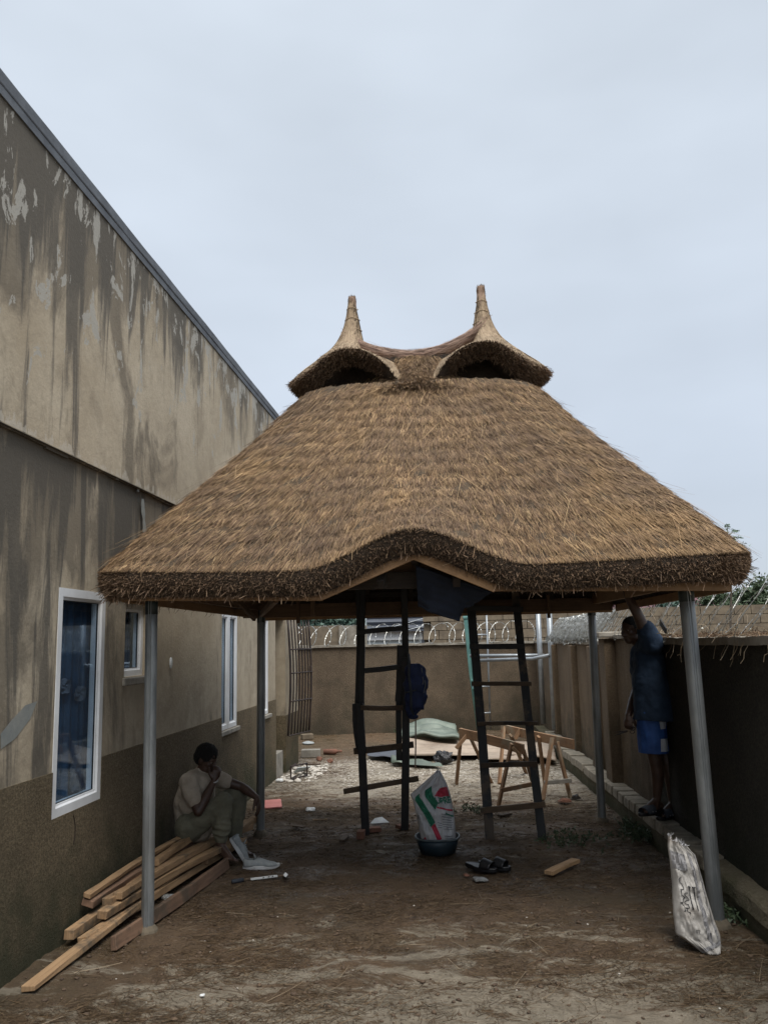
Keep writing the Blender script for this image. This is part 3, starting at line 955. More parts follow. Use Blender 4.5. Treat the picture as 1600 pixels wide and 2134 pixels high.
kerb = thing('kerb', 'low footing ledge of concrete blocks along the right wall', 'kerb', (1.6, 8, 0))
def kx(y):
    return 1.40 + (12.2 - y) * 0.047 if y < 12.2 else 1.40 - (y - 12.2) * 0.01
mb = MB()
def kb(u, v):
    y = 2.0 + u * 14.5
    x = kx(y)
    q = [(0.012, -0.1), (0.0, 0.145), (0.30, 0.145)]
    k = min(int(v * 2), 1); f_ = v * 2 - k
    r_ = noise.noise(Vector((y * 6, v * 4, 3))) * 0.012
    return (x + q[k][0] * (1 - f_) + q[k + 1][0] * f_ + r_, y, q[k][1] * (1 - f_) + q[k + 1][1] * f_)
mb.grid(kb, 160, 8).build('kerb_face', M['kerbbase'], kerb)
y = 6.35
while y < 14.5:
    l = random.uniform(0.19, 0.25)
    mb = MB()
    x = kx(y + l / 2)
    rz = Matrix.Rotation(0.047 + random.uniform(-0.03, 0.03), 3, 'Z')
    mb.box((x + 0.09 + random.uniform(-0.008, 0.008), y + l / 2, 0.195 + random.uniform(-0.012, 0.01)), (0.21, l - 0.014, 0.095), rz, taper=0.95)
    mb.build('brick', M['brick'], kerb, bevel=0.010)
    y += l
def kc(u, v):
    y = 2.0 + u * 4.34
    x = kx(y)
    q = [(-0.012, 0.11), (0.004, 0.195), (0.05, 0.215), (0.26, 0.235)]
    k = min(int(v * 3), 2); f_ = v * 3 - k
    r_ = noise.noise(Vector((y * 4, v * 3, 3))) * 0.012 + noise.noise(Vector((y * 17, v * 9, 3))) * 0.006
    return (x + q[k][0] * (1 - f_) + q[k + 1][0] * f_ + r_, y, q[k][1] * (1 - f_) + q[k + 1][1] * f_ + r_)
MB().grid(kc, 140, 10).build('mortar_top', M['kerbbase'], kerb)

# ---- block wall on the plot behind
bwall = thing('block_wall', 'unplastered cement block wall beyond the razor wire', 'wall', (3, 21, 0))
mb = MB().box((5.2, 21.12, 1.0), (12.2, 0.12, 2.98)); mb.build('mortar_bed', M['mortar'], bwall)
bh, bl = 0.225, 0.40
bme = None
for rrow in range(6):
    z = 2.50 - bh * (rrow + 0.5)
    x = -0.92 + (0.2 if rrow % 2 else 0)
    first = rrow == 0
    while x < 11.2:
        if bme is None:
            o = MB().box((x + bl / 2, 21.02, z), (bl - 0.014, 0.14, bh - 0.014)).build('block', M['block'], bwall, origin=(x + bl / 2, 21.02, z)); bme = o.data
        else:
            o = bpy.data.objects.new('block', bme); col.objects.link(o); o.parent = bwall
            o.location = Vector((x + bl / 2, 21.02 + random.uniform(-0.01, 0.01), z)) - LOC[bwall.name]
        x += bl
lw = thing('block_wall', 'lower pale plastered wall beyond the back wall, near the gate', 'wall', (-3.2, 19, 0))
MB().box((-4.0, 19.1, 1.05), (2.6, 0.2, 2.30)).build('wall_face', M['block'], lw)
MB().box((-2.44, 19.05, 1.06), (0.62, 0.26, 2.26)).build('pier', M['copelight'], lw)

# ---- buildings behind
db = thing('dark_roofed_building', 'building with dark slate grey cladding behind the left ladder', 'building', (-3.4, 26, 0))
MB().box((-3.2, 27.5, 1.2), (5.6, 2.6, 2.5)).build('wall', M['slate'], db)
for k in range(7):
    MB().bar((-6.0, 26.12 + k * 0.16, 2.18 + k * 0.205), (-0.2, 26.12 + k * 0.16, 2.18 + k * 0.205), 0.22, 0.20, up=(0, -0.5, 1)).build('cladding_board', M['slate'], db, bevel=0.01)
f = MB()
for (a, b_) in (((-3.591, 25.600, 3.187), (-3.603, 25.600, 2.357)), ((-2.879, 25.600, 2.634), (-2.888, 25.600, 2.193)), ((-3.601, 25.600, 2.534), (-3.061, 25.600, 2.521))):
    f.bar(a, b_, 0.05, 0.05, up=(0, 1, 0.01))
f.build('downpipe', M['paleblue'], db)
for k in range(5):
    a = Vector((-3.576, 25.700, 3.116)); b_ = Vector((-3.093, 25.700, 3.104)); dz = Vector((0, 0, -0.17 * k))
    MB().bar(a + dz, b_ + dz, 0.04, 0.035, up=(0, 1, 0.01)).build('louvre', M['paleblue'], db)
pw = thing('low_white_shed', 'low shed with pale blue white fascia behind the left ladder', 'shed', (-1.6, 22.5, 0))
MB().box((-2.35, 23.2, 0.9), (2.5, 1.6, 1.9)).build('wall', M['paleblue'], pw)
MB().box((-2.35, 22.36, 1.955), (2.7, 0.05, 0.22)).build('fascia', M['white'], pw)
MB().box((-2.35, 23.2, 2.09), (2.8, 2.0, 0.05)).build('roof', M['slate'], pw)
for a, b_ in (((-2.462, 21.800, 2.009), (-0.645, 21.800, 2.452)), ((-1.347, 21.800, 2.096), (-0.652, 21.800, 2.253))):
    o = MB().tube([a, b_], 0.012, 5).build('guy_wire', M['galvlight'])
    tag(o, 'thin pale stay wire slanting %s in front of the dark cladding' % ('high' if a[0] < -2 else 'low'), 'wire')
mr_ = thing('maroon_roofed_building', 'building with maroon metal roof beyond the block wall on the right', 'building', (5, 30, 0))
MB().box((5.2, 31.5, 1.4), (8.4, 3, 2.8)).build('wall', M['plaster'], mr_)
for k in range(22):
    x = 0.95 + k * 0.4
    MB().bar((x, 29.6, 2.74), (x, 32.2, 3.62), 0.385, 0.04, up=(0, 0, 1)).build('roof_panel', M['maroon'], mr_)
wr = MB().bar((2.298, 23.500, 2.681), (3.222, 23.500, 2.683), 0.7, 0.05, up=(0, -0.2, 1)).build('roof_sheet', M['white'])
tag(wr, 'small white canopy sheet showing above the block wall right of centre', 'canopy')
MB().bar((2.461, 23.600, 2.573), (2.62, 23.6, 0.0), 0.05, 0.05, up=(0, 1, 0)).build('canopy_post', M['galv'], wr)

# ================================================================== THATCHED GAZEBO
PF = [(-2.06, 5.48), (1.545, 5.68), (-1.98, 8.19), (1.33, 8.69)]
gz = thing('thatched_gazebo', 'open gazebo with shaggy straw thatch roof and two horned peaks on grey pipe posts', 'gazebo', (-0.28, 6.9, 0))
CX, CY = -0.28, 6.93
A0, B0, A1, B1 = 2.03, 1.80, 1.04, 0.56
ZE, ZT = 2.29, 3.86
def smooth01(x):
    x = np.clip(x, 0, 1); return x * x * (3 - 2 * x)
def _ring(s, a, b_, r):
    """rounded rectangle outline, anticlockwise from the middle of the right side"""
    fy, fx, fc = 0.1523, 0.2246, 0.0615
    q = np.cumsum([0, fy / 2, fc, fx, fc, fy, fc, fx, fc, fy / 2]); q[-1] = 1.0001
    k = np.clip(np.searchsorted(q, s, side='right') - 1, 0, 8)
    f = (s - q[k]) / (q[k + 1] - q[k])
    hx, hy = a - r, b_ - r
    A = np.pi / 2 * f
    C, S_ = np.cos(A), np.sin(A)
    x = np.select([k == 0, k == 1, k == 2, k == 3, k == 4, k == 5, k == 6, k == 7, k == 8],
                  [a, hx + r * C, hx - 2 * hx * f, -hx - r * S_, -a, -hx - r * C, -hx + 2 * hx * f, hx + r * S_, a])
    y = np.select([k == 0, k == 1, k == 2, k == 3, k == 4, k == 5, k == 6, k == 7, k == 8],
                  [hy * f, hy + r * S_, b_, hy + r * C, hy - 2 * hy * f, -hy - r * S_, -b_, -hy - r * C, -hy + hy * f])
    return x, y
def roof(s, t, off=0.0):
    """point on the thatch surface; s in [0,1) round the eave, t 0 eave .. 1 top"""
    s = np.asarray(s, float) % 1.0; t = np.asarray(t, float)
    tt = t + 0.035 * np.sin(np.pi * t)
    a = A0 + (A1 - A0) * tt - 0.0; b_ = B0 + (B1 - B0) * tt
    x, y = _ring(s, a + off, b_ + off, 0.24 + 0.31 * smooth01(t * 1.2))
    z = ZE + (ZT - ZE) * t + 0.05 * np.sin(np.pi * t)
    # eyebrow over the entrance
    k = np.clip(1 - np.abs(x - 0.01) / 0.73, 0, 1)
    lift = 0.25 * (k * k * (3 - 2 * k)) ** 1.1 * np.clip(1 - t / 0.45, 0, 1) ** 1.6 * (y < 0)
    # the plan narrows a little to the back
    x = x * (1 - 0.035 * (y / 1.8))
    # gentle sag between the corners
    z = z - 0.035 * np.cos(x / A0 * np.pi / 2) * (1 - t) * (y < 0) 
    return np.stack([CX + x, CY + y, z + lift], -1)
def roof_frame(s, t):
    e = 1e-3
    P = roof(s, t); T = roof(s, t + e) - P; S = roof(s + e, t) - roof(s - e, t)
    T = unit(T); S = unit(S); Nn = unit(np.cross(S, T))
    flip = (Nn[:, 2] < 0)[:, None]
    Nn = np.where(flip, -Nn, Nn)
    return P, -T, S, Nn
# solid core: outer skin, butt face, underside
NS, NT = 260, 30
core = []
ss = np.arange(NS) / NS
for j in range(NT + 1):
    p = roof(ss, np.full(NS, j / NT)); 
    p = p + rng.normal(0, 0.006, p.shape)
    core.append(p)
def ringF(a, b_, n):
    i = np.arange(n); j = (i + 1) % n
    return np.stack([a * n + i, a * n + j, b_ * n + j, b_ * n + i], 1)
V = np.concatenate(core); F = np.concatenate([ringF(j, j + 1, NS) for j in range(NT)])
fast('thatch_core', V, F, M['thatchcore'], gz, True)
E0 = roof(ss, np.zeros(NS))
def eave_low(s, drop=0.165, inn=0.07):
    p = roof(s, np.zeros_like(s)); c = np.array([CX, CY, 0.0])
    d = unit((p - c) * np.array([1, 1, 0]))
    q = p - d * inn; q[:, 2] -= drop
    return q
E1 = eave_low(ss)
mids = [E0 * (1 - k) + E1 * k + (unit((E0 - np.array([CX, CY, 0])) * np.array([1, 1, 0])) * 0.025 * math.sin(math.pi * k)) for k in (0, .25, .5, .75, 1)]
V = np.concatenate(mids); F = np.concatenate([ringF(j, j + 1, NS) for j in range(4)])
fast('thatch_edge', V, F, M['buttcore'], gz, True)
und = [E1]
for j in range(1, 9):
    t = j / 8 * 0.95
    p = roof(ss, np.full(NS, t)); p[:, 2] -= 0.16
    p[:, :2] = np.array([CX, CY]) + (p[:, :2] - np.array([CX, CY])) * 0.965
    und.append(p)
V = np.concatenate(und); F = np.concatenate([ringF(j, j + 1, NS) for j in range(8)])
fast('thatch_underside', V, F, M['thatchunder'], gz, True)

def strands(n, smin, smax, tmin, tmax, Lr, W, lift, side, root=-0.012, tpow=1.0, over=0.02, courses=0.0):
    s = rng.uniform(smin, smax, n); t = tmin + (tmax - tmin) * rng.uniform(0, 1, n) ** tpow
    wav = 0.010 * np.sin(s * 37) + 0.006 * np.sin(s * 91)
    tc_ = (np.floor(rng.uniform(0, 14, n)) + rng.uniform(0.0, 0.45, n)) / 14 + wav
    t = np.clip(np.where(rng.uniform(0, 1, n) < courses, tc_, t), tmin, tmax)
    P, D, S, Nn = roof_frame(s, t)
    L = np.minimum(rng.uniform(Lr[0], Lr[1], n), t * 2.05 + over)
    # clumped sideways lean
    lean = rng.normal(0, side, n) * (1 + 1.5 * (rng.uniform(0, 1, n) < 0.15)) + 0.15 * np.array([noise.noise(Vector((a * 14, b_ * 7, 0))) for a, b_ in zip(s, t)])
    up = np.abs(rng.normal(0, lift, n)) + 0.015
    d = unit(D + S * lean[:, None] + Nn * up[:, None])
    sd_ = unit(np.cross(d, Nn) + rng.normal(0, 0.35, (n, 3)))
    P = P + Nn * (root + rng.uniform(0, 0.016, n) + 0.011 * (1 - ((t - 0.010 * np.sin(s * 37) - 0.006 * np.sin(s * 91)) * 14) % 1.0))[:, None]
    bend = Nn * (-0.03 * rng.uniform(0, 1, n))[:, None] * (L / 0.2)[:, None]
    return blades(P, d, sd_, L, np.full(n, W) * rng.uniform(0.7, 1.3, n) * np.where(rng.uniform(0, 1, n) < 0.08, 1.6, 1.0), bend)
# s = .5 .. 1 is the front half (sin < 0)
V1, F1 = strands(230000, 0.44, 1.06, 0.015, 1.0, (0.045, 0.12), 0.0034, 0.10, 0.17, courses=0.38)
V2, F2 = strands(26000, 0.06, 0.44, 0.02, 1.0, (0.12, 0.28), 0.007, 0.05, 0.10)
V = np.concatenate([V1, V2]); F = np.concatenate([F1, F2 + len(V1)])
fast('thatch_straw', V, F, M['straw'], gz, kind='stuff')
V, F = strands(4200, 0.0, 1.0, 0.05, 1.0, (0.15, 0.36), 0.003, 0.16, 0.5, root=0.0, over=0.1)
fast('loose_straw', V, F, M['straw'], gz, kind='stuff')

# cut ends along the eave
def butts(n, s0, s1, L, W, spread, kk=(0, 1), bend=0.0):
    s = rng.uniform(s0, s1, n); k = rng.uniform(kk[0], kk[1], n)
    a = roof(s, np.zeros(n)); b_ = eave_low(s)
    out = unit((a - np.array([CX, CY, 0])) * np.array([1, 1, 0]))
    # local outward normal from the tangent
    T = unit((roof(s + 1e-3, np.zeros(n)) - a) * np.array([1, 1, 0])); nn = np.stack([T[:, 1], -T[:, 0], np.zeros(n)], 1)
    nn = np.where((nn * out).sum(1, keepdims=True) < 0, -nn, nn)
    P = a * (1 - k[:, None]) + b_ * k[:, None] + nn * (0.022 * np.sin(np.pi * k))[:, None] - nn * 0.015
    d = unit(nn * 0.75 + np.array([0, 0, -0.55]) + rng.normal(0, spread, (n, 3)))
    sd_ = unit(np.cross(d, rng.normal(0, 1, (n, 3))))
    return blades(P, d, sd_, rng.uniform(L[0], L[1], n), np.full(n, W) * rng.uniform(0.7, 1.4, n), None, 1)
parts = [butts(60000, 0.44, 1.06, (0.015, 0.042), 0.0038, 0.5), butts(9000, 0.06, 0.44, (0.02, 0.06), 0.007, 0.42), butts(2200, 0.0, 1.0, (0.05, 0.10), 0.004, 0.5, (0.4, 1.0))]
V = np.concatenate([p[0] for p in parts]); o_ = 0; Fs = []
for p in parts:
    Fs.append(p[1] + o_); o_ += len(p[0])
fast('thatch_butts', V, np.concatenate(Fs), M['strawbutt'], gz, kind='stuff')

# ---- upper cap with two horned peaks
XL, XR, RY = -0.84, 0.29, 6.86
ZC = 3.95
def cap_pt(u, v):
    """u round the capsule, v 0 spike top .. 1 rim"""
    u = np.asarray(u, float) % 1.0; v = np.clip(np.asarray(v, float), 0, 1)
    # capsule outline angle parameter: left cap .25-.75 around XL, straight front .75-1.0, right cap etc.
    Lr = XR - XL; Rm = 0.47
    per = 2 * Lr + 2 * np.pi * Rm
    d = u * per
    a1 = np.pi * Rm; a2 = a1 + Lr; a3 = a2 + np.pi * Rm
    ang = np.where(d < a1, -np.pi / 2 + d / Rm, np.where(d < a2, np.pi / 2, np.where(d < a3, np.pi / 2 + (d - a2) / Rm, 3 * np.pi / 2)))
    cx = np.where(d < a1, XR, np.where(d < a2, XR - (d - a1), np.where(d < a3, XL, XL + (d - a3))))
    # closeness to one of the horns
    kl = np.exp(-((cx - XL) / 0.075) ** 2); kr = np.exp(-((cx - XR) / 0.075) ** 2)
    k = np.maximum(kl, kr)
    w = np.clip(k, 0, 1)
    rim = Rm * (1 + 0.0 * w)
    side_ = np.where((cx == XL) | (cx == XR), np.clip(np.cos(ang) * np.where(cx > -0.28, 1, -1), 0, 1), 0) ** 5
    rim = rim + 0.075 * side_
    r = 0.03 + (rim - 0.03) * (0.26 * v + 0.74 * v ** 2.0)
    ztop = 4.27 + 0.52 * w ** 1.0
    zs = ztop - 0.03
    # steep near the horn, flaring to the rim
    dx = np.minimum(np.abs(cx + r * np.cos(ang) - XL), np.abs(cx + r * np.cos(ang) - XR))
    x = cx + r * np.cos(ang); y = RY + r * np.sin(ang)
    front = np.clip(-np.sin(ang), 0, 1)
    arch = np.exp(-np.abs(np.minimum(np.abs(x - XL), np.abs(x - XR)) / 0.33) ** 2.3)
    mid = front * np.exp(-np.abs((x - (XL + XR) / 2) / 0.20) ** 3)
    side_lift = 0.0
    zr = ZC + 0.03 + 0.05 * side_ + front * arch * 0.20 - mid * 0.16
    y = y + mid * 0.10 * v
    body = 4.28 + 0.17 * w
    z = zr + (body - zr) * (1 - v) ** 0.75
    z = z + w * (4.79 - body) * (1 - v) ** 3.3
    z = np.where(w < 0.999, z - (1 - w) * 0.05 * np.sin(np.pi * (cx - XL) / (XR - XL)) * (1 - v), z)
    return np.stack([x, y, z], -1)
NU, NV = 320, 26
us = np.arange(NU) / NU
vs_ = (np.arange(NV + 1) / NV)
V = np.concatenate([cap_pt(us, np.full(NU, v)) for v in vs_]); F = np.concatenate([ringF(j, j + 1, NU) for j in range(NV)])
cap_o = fast('ridge_cap', V, F, M['thatchcore'], gz, True)
R0 = cap_pt(us, np.ones(NU))
def cap_low(u, drop=0.115):
    p = cap_pt(u, np.ones_like(u)); c = np.stack([np.clip(p[:, 0], XL, XR), np.full(len(p), RY), p[:, 2]], 1)
    d = unit((p - c) * np.array([1, 1, 0])); q = p - d * 0.13; q[:, 2] -= drop
    return q, d
R1, _d = cap_low(us)
R2 = R1.copy(); R2[:, :2] = R2[:, :2] * 1.0 - _d[:, :2] * 0.30; R2[:, 2] += 0.10
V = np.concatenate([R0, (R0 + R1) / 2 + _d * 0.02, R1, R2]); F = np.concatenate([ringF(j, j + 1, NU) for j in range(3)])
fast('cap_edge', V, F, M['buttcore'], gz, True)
# dark inner chamber under the cap
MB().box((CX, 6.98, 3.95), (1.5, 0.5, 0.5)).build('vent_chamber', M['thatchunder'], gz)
n = 62000
u = rng.uniform(0, 1, n); v = 0.985 * rng.uniform(0.0, 1.0, n) ** 0.75
e = 1e-3
P = cap_pt(u, v); T = unit(cap_pt(u, v + e) - P); S = unit(cap_pt(u + e, v) - cap_pt(u - e, v)); Nn = unit(np.cross(S, T))
rad_ = P - np.stack([np.clip(P[:, 0], XL, XR), np.full(n, RY), P[:, 2] - 0.05], 1)
Nn = np.where((Nn * rad_).sum(1, keepdims=True) < 0, -Nn, Nn)
L = rng.uniform(0.05, 0.13, n) * np.where(v > 0.85, 0.5, 1)
d = unit(T + S * rng.normal(0, 0.10, n)[:, None] + Nn * (np.abs(rng.normal(0, 0.05, n)) + 0.01)[:, None])
V, F = blades(P + Nn * 0.002, d, unit(np.cross(d, Nn) + rng.normal(0, 0.3, (n, 3))), L, rng.uniform(0.003, 0.006, n), -Nn * 0.01)
fast('cap_straw', V, F, M['strawcap'], gz, kind='stuff')
n = 17000
u = rng.uniform(0, 1, n)
pc_ = cap_pt(u, np.ones(n)); u = u[~((np.abs(pc_[:, 0] - CX) < 0.27) & (pc_[:, 1] < RY))]; n = len(u)
k = rng.uniform(0, 1, n)[:, None]
a = cap_pt(u, np.ones(n)); q, dd = cap_low(u)
P = a * (1 - k) + q * k + dd * 0.01
d = unit(dd * 0.7 + np.array([0, 0, -0.6]) + rng.normal(0, 0.45, (n, 3)))
V, F = blades(P, d, unit(np.cross(d, rng.normal(0, 1, (n, 3)))), rng.uniform(0.015, 0.05, n), rng.uniform(0.003, 0.006, n), None, 1)
fast('cap_butts', V, F, M['strawbutt'], gz, kind='stuff')
# apron of thatch that joins the cap to the roof between the two openings
n = 9000
xa = rng.normal(CX + 0.0, 0.15, n); ta = rng.uniform(0, 1, n)
xa = CX + (xa - CX) * (0.45 + 0.9 * ta)
def apron(x, t):
    y = 6.78 - 0.47 * t; z = 4.24 - 0.43 * t - 0.05 * np.sin(np.pi * t) - 0.35 * (x - CX) ** 2
    return np.stack([x, y, z], -1)
P = apron(xa, ta); D = unit(apron(xa, ta + .01) - P)
d = unit(D + rng.normal(0, 0.16, (n, 3)) + np.array([0, -0.1, 0.05]) + np.stack([(xa - CX) * 1.2, 0 * xa, 0 * xa], 1))
V, F = blades(P, d, unit(np.cross(d, np.array([0, -0.7, 0.7])) + rng.normal(0, .3, (n, 3))), rng.uniform(0.05, 0.13, n), rng.uniform(0.003, 0.005, n), None)
fast('saddle_straw', V, F, M['straw'], gz, kind='stuff')
mb = MB().grid(lambda a, b_: apron(np.float64(CX + (a - .5) * 0.9 * (0.35 + .65 * b_)), np.float64(b_)) + np.array([0, 0.03, -0.02]), 14, 12)
mb.build('saddle', M['thatchcore'], gz, smooth=True)
# twisted ridge roll between the horns
RP = []
for i in range(25):
    t = i / 24
    x = XL + 0.07 + (XR - XL - 0.14) * t
    z = 4.335 - 0.13 * math.sin(math.pi * t) ** 0.8 + 0.06 * (t ** 3)
    RP.append(Vector((x, RY - 0.06, z)))
MB().tube(RP, 0.056, 10).build('ridge_roll', M['strawridge'], gz, smooth=True)
n = 3500
ti = rng.uniform(0, 23.9, n); ii = ti.astype(int); RPn = np.array(RP)
fr_ = (ti - ii)[:, None]
P = RPn[ii] * (1 - fr_) + RPn[ii + 1] * fr_; T = unit(RPn[ii + 1] - RPn[ii])
an = rng.uniform(0, 2 * np.pi, n); U = np.stack([0 * an, np.cos(an), np.sin(an)], 1)
V, F = blades(P + U * 0.058, unit(T * np.sign(rng.normal(0, 1, n))[:, None] + U * 0.06 + rng.normal(0, .06, (n, 3))), unit(np.cross(T, U)), rng.uniform(0.08, 0.22, n), rng.uniform(0.004, 0.006, n), None)
fast('ridge_straw', V, F, M['strawridge'], gz, kind='stuff')
for t in (7, 11, 17):
    p = RP[t]
    MB().tube([p + Vector((random.uniform(-.01, .01) + 0.012 * math.sin(a * 2), 0.052 * math.cos(a), 0.052 * math.sin(a))) for a in np.linspace(0, 2 * math.pi, 13)[:-1]], 0.004, 5, closed=True).build('binding', M['strawcap'], gz)
for X in (XL, XR):
    # bundled top of the horn
    mb = MB()
    mb.lathe([(0.046, -0.16), (0.038, -0.08), (0.031, 0.0), (0.032, 0.010), (0.0, 0.012)], (X, RY, 4.80 + (0.03 if X > 0 else 0)), 14)
    hn = mb.build('horn', M['strawridge'], gz, smooth=True)
    n = 500
    a = rng.uniform(0, 2 * np.pi, n); r_ = np.where(rng.uniform(0, 1, n) < 0.6, 0.032, rng.uniform(0, 0.031, n)); top = r_ < 0.0315
    z0 = np.where(top, 4.80, rng.uniform(4.62, 4.74, n)) + (0.03 if X > 0 else 0)
    P = np.stack([X + r_ * np.cos(a) * 1.05, RY + r_ * np.sin(a) * 1.05, z0], 1)
    d = unit(np.stack([np.cos(a) * -0.02, np.sin(a) * -0.02, np.ones(n)], 1) + rng.normal(0, 0.06, (n, 3)))
    V, F = blades(P, d, unit(np.cross(d, rng.normal(0, 1, (n, 3)))), np.where(top, rng.uniform(0.01, 0.03, n), rng.uniform(0.05, 0.1, n)), rng.uniform(0.003, 0.005, n), None, 1)
    fast('horn_tuft', V, F, M['strawbutt'], gz, kind='stuff')
    for z in (4.70, 4.60, 4.50):
        rr = 0.047 + (4.72 - z) * 0.16
        MB().tube([(X + rr * math.cos(a), RY + rr * math.sin(a), z + 0.006 * math.sin(a * 3)) for a in np.linspace(0, 2 * math.pi, 17)[:-1]], 0.003, 5, closed=True).build('binding', M['strawcap'], gz)

# ---- timber frame
ZB = 2.14
names = {0: 'fl', 1: 'fr', 2: 'bl', 3: 'br'}
PT = [(-2.08, 5.48), (1.51, 5.68), (-1.975, 8.19), (1.355, 8.69)]
for i, ((x, y), (xt, yt)) in enumerate(zip(PF, PT)):
    r_ = 0.040 if i != 1 else 0.048
    mb = MB()
    a = Vector((x, y, -0.2)); b_ = Vector((xt, yt, ZB))
    mb.tube([a.lerp(b_, k / 10) for k in range(11)], r_, 20)
    p = mb.build('post', M['galv'], gz, smooth=True)
    # open channel lips: the posts are two sections welded together
    d = (b_ - a)
    for sx in (-1, 1):
        MB().bar(a + Vector((sx * 0.008 + 0.004, -r_ - 0.001, 0)), b_ + Vector((sx * 0.008 + 0.004, -r_ - 0.001, 0)), 0.006, 0.006, up=(0, 1, 0)).build('weld_seam', M['galv'], p)
    MB().tube([b_ - d.normalized() * 0.12, b_ + d.normalized() * 0.002], r_ * 1.06, 20).build('painted_collar', M['darkgreen'], p, smooth=True)
    mb = MB().lathe([(r_ * 1.9, -0.03), (r_ * 1.6, 0.012), (r_ * 1.15, 0.035), (r_, 0.04)], (x, y, 0.0), 12)
    mb.build('footing', M['mortar'], gz)
def B(name, a, b_, w, h, mat, parent=gz, up=(0, 0, 1), **k):
    mb = MB().bar(a, b_, w, h, up, **k)
    return mb.build(name, M[mat], parent, bevel=0.003)
# ring beams
B('ring_beam', (-2.25, 5.46, 2.20), (1.70, 5.66, 2.20), 0.05, 0.11, 'darkbeam', segs=6, wob=0.01)
B('ring_beam', (-2.15, 8.16, 2.13), (1.55, 8.62, 2.13), 0.05, 0.13, 'beam', segs=6, wob=0.01)
B('ring_beam', (-2.10, 5.2, 2.20), (-2.00, 8.7, 2.20), 0.05, 0.11, 'beam', segs=6, wob=0.01)
B('ring_beam', (1.56, 5.3, 2.19), (1.36, 9.0, 2.19), 0.05, 0.11, 'fascia', segs=6, wob=0.01)
# fascia boards round the eave
EY = CY - B0 + 0.10
B('fascia_board', (-2.17, EY + 0.02, 2.135), (-0.86, EY, 2.10), 0.022, 0.065, 'fascia', segs=3)
B('fascia_board', (-0.875, EY - 0.012, 2.10), (-0.275, EY - 0.012, 2.345), 0.022, 0.065, 'fascia', segs=3)
B('fascia_board', (-0.272, EY - 0.011, 2.345), (0.235, EY - 0.012, 2.12), 0.022, 0.065, 'fascia', segs=3)
B('fascia_board', (0.22, EY, 2.13), (1.66, EY + 0.03, 2.095), 0.022, 0.065, 'fascia', segs=3)
B('fascia_board', (-2.20, EY + 0.05, 2.13), (-2.08, 8.55, 2.10), 0.022, 0.065, 'fascia', segs=3)
B('fascia_board', (1.67, EY + 0.05, 2.09), (1.60, 8.65, 2.09), 0.022, 0.065, 'fascia', segs=3)
B('fascia_board', (-2.05, 8.60, 2.08), (1.56, 8.66, 2.08), 0.022, 0.065, 'fascia', segs=3)
# rafters, purlins, ridge beam
B('ridge_beam', (-1.0, CY, 3.62), (0.45, CY, 3.62), 0.05, 0.10, 'darkbeam')
for x in np.linspace(-1.95, 1.45, 8):
    xt = CX + (x - CX) * 0.42
    for sgn in (-1, 1):
        B('rafter', (x, CY + sgn * 1.66, 2.16), (xt, CY + sgn * 0.12, 3.58), 0.045, 0.07, 'darkbeam')
for y in np.linspace(5.9, 8.0, 4):
    for sgn in (-1, 1):
        B('rafter', (CX + sgn * 1.92, y, 2.16), (CX + sgn * 0.72, CY + (y - CY) * 0.15, 3.58), 0.045, 0.07, 'darkbeam')
for k, t in enumerate((0.12, 0.3, 0.5, 0.7)):
    a = A0 + (A1 - A0) * t - 0.17; b2 = B0 + (B1 - B0) * t - 0.15; z = ZE + (ZT - ZE) * t - 0.20
    for p, q in (((-a, -b2), (a, -b2)), ((-a, b2), (a, b2)), ((-a, -b2), (-a, b2)), ((a, -b2), (a, b2))):
        if t < 0.2 and p[1] < 0 and q[1] < 0:
            continue
        B('purlin', (CX + p[0], CY + p[1], z), (CX + q[0], CY + q[1], z), 0.03, 0.045, 'darkbeam')
# gable rafters going in from the eyebrow, struts by the posts
B('gable_ridge', (-0.275, EY + 0.02, 2.33), (-0.275, 6.3, 2.33), 0.045, 0.06, 'darkbeam')
B('gable_tie', (-0.80, 5.56, 2.30), (0.20, 5.62, 2.30), 0.03, 0.07, 'beam')
B('strut', (-1.247, 5.600, 2.109), (-1.950, 8.100, 2.100), 0.035, 0.05, 'beam')
B('strut', (-1.97, 7.9, 2.05), (-2.0, 7.4, 2.2), 0.03, 0.05, 'beam')
B('strut', (-1.6, 8.2, 2.0), (-1.6, 8.2, 2.35), 0.03, 0.06, 'beam', up=(0, 1, 0))
B('strut', (-1.433, 8.100, 2.275), (-1.435, 8.100, 2.068), 0.045, 0.03, 'beam', up=(0, 1, 0))
B('strut', (0.9, 8.5, 2.0), (0.9, 8.5, 2.4), 0.03, 0.06, 'beam', up=(0, 1, 0))

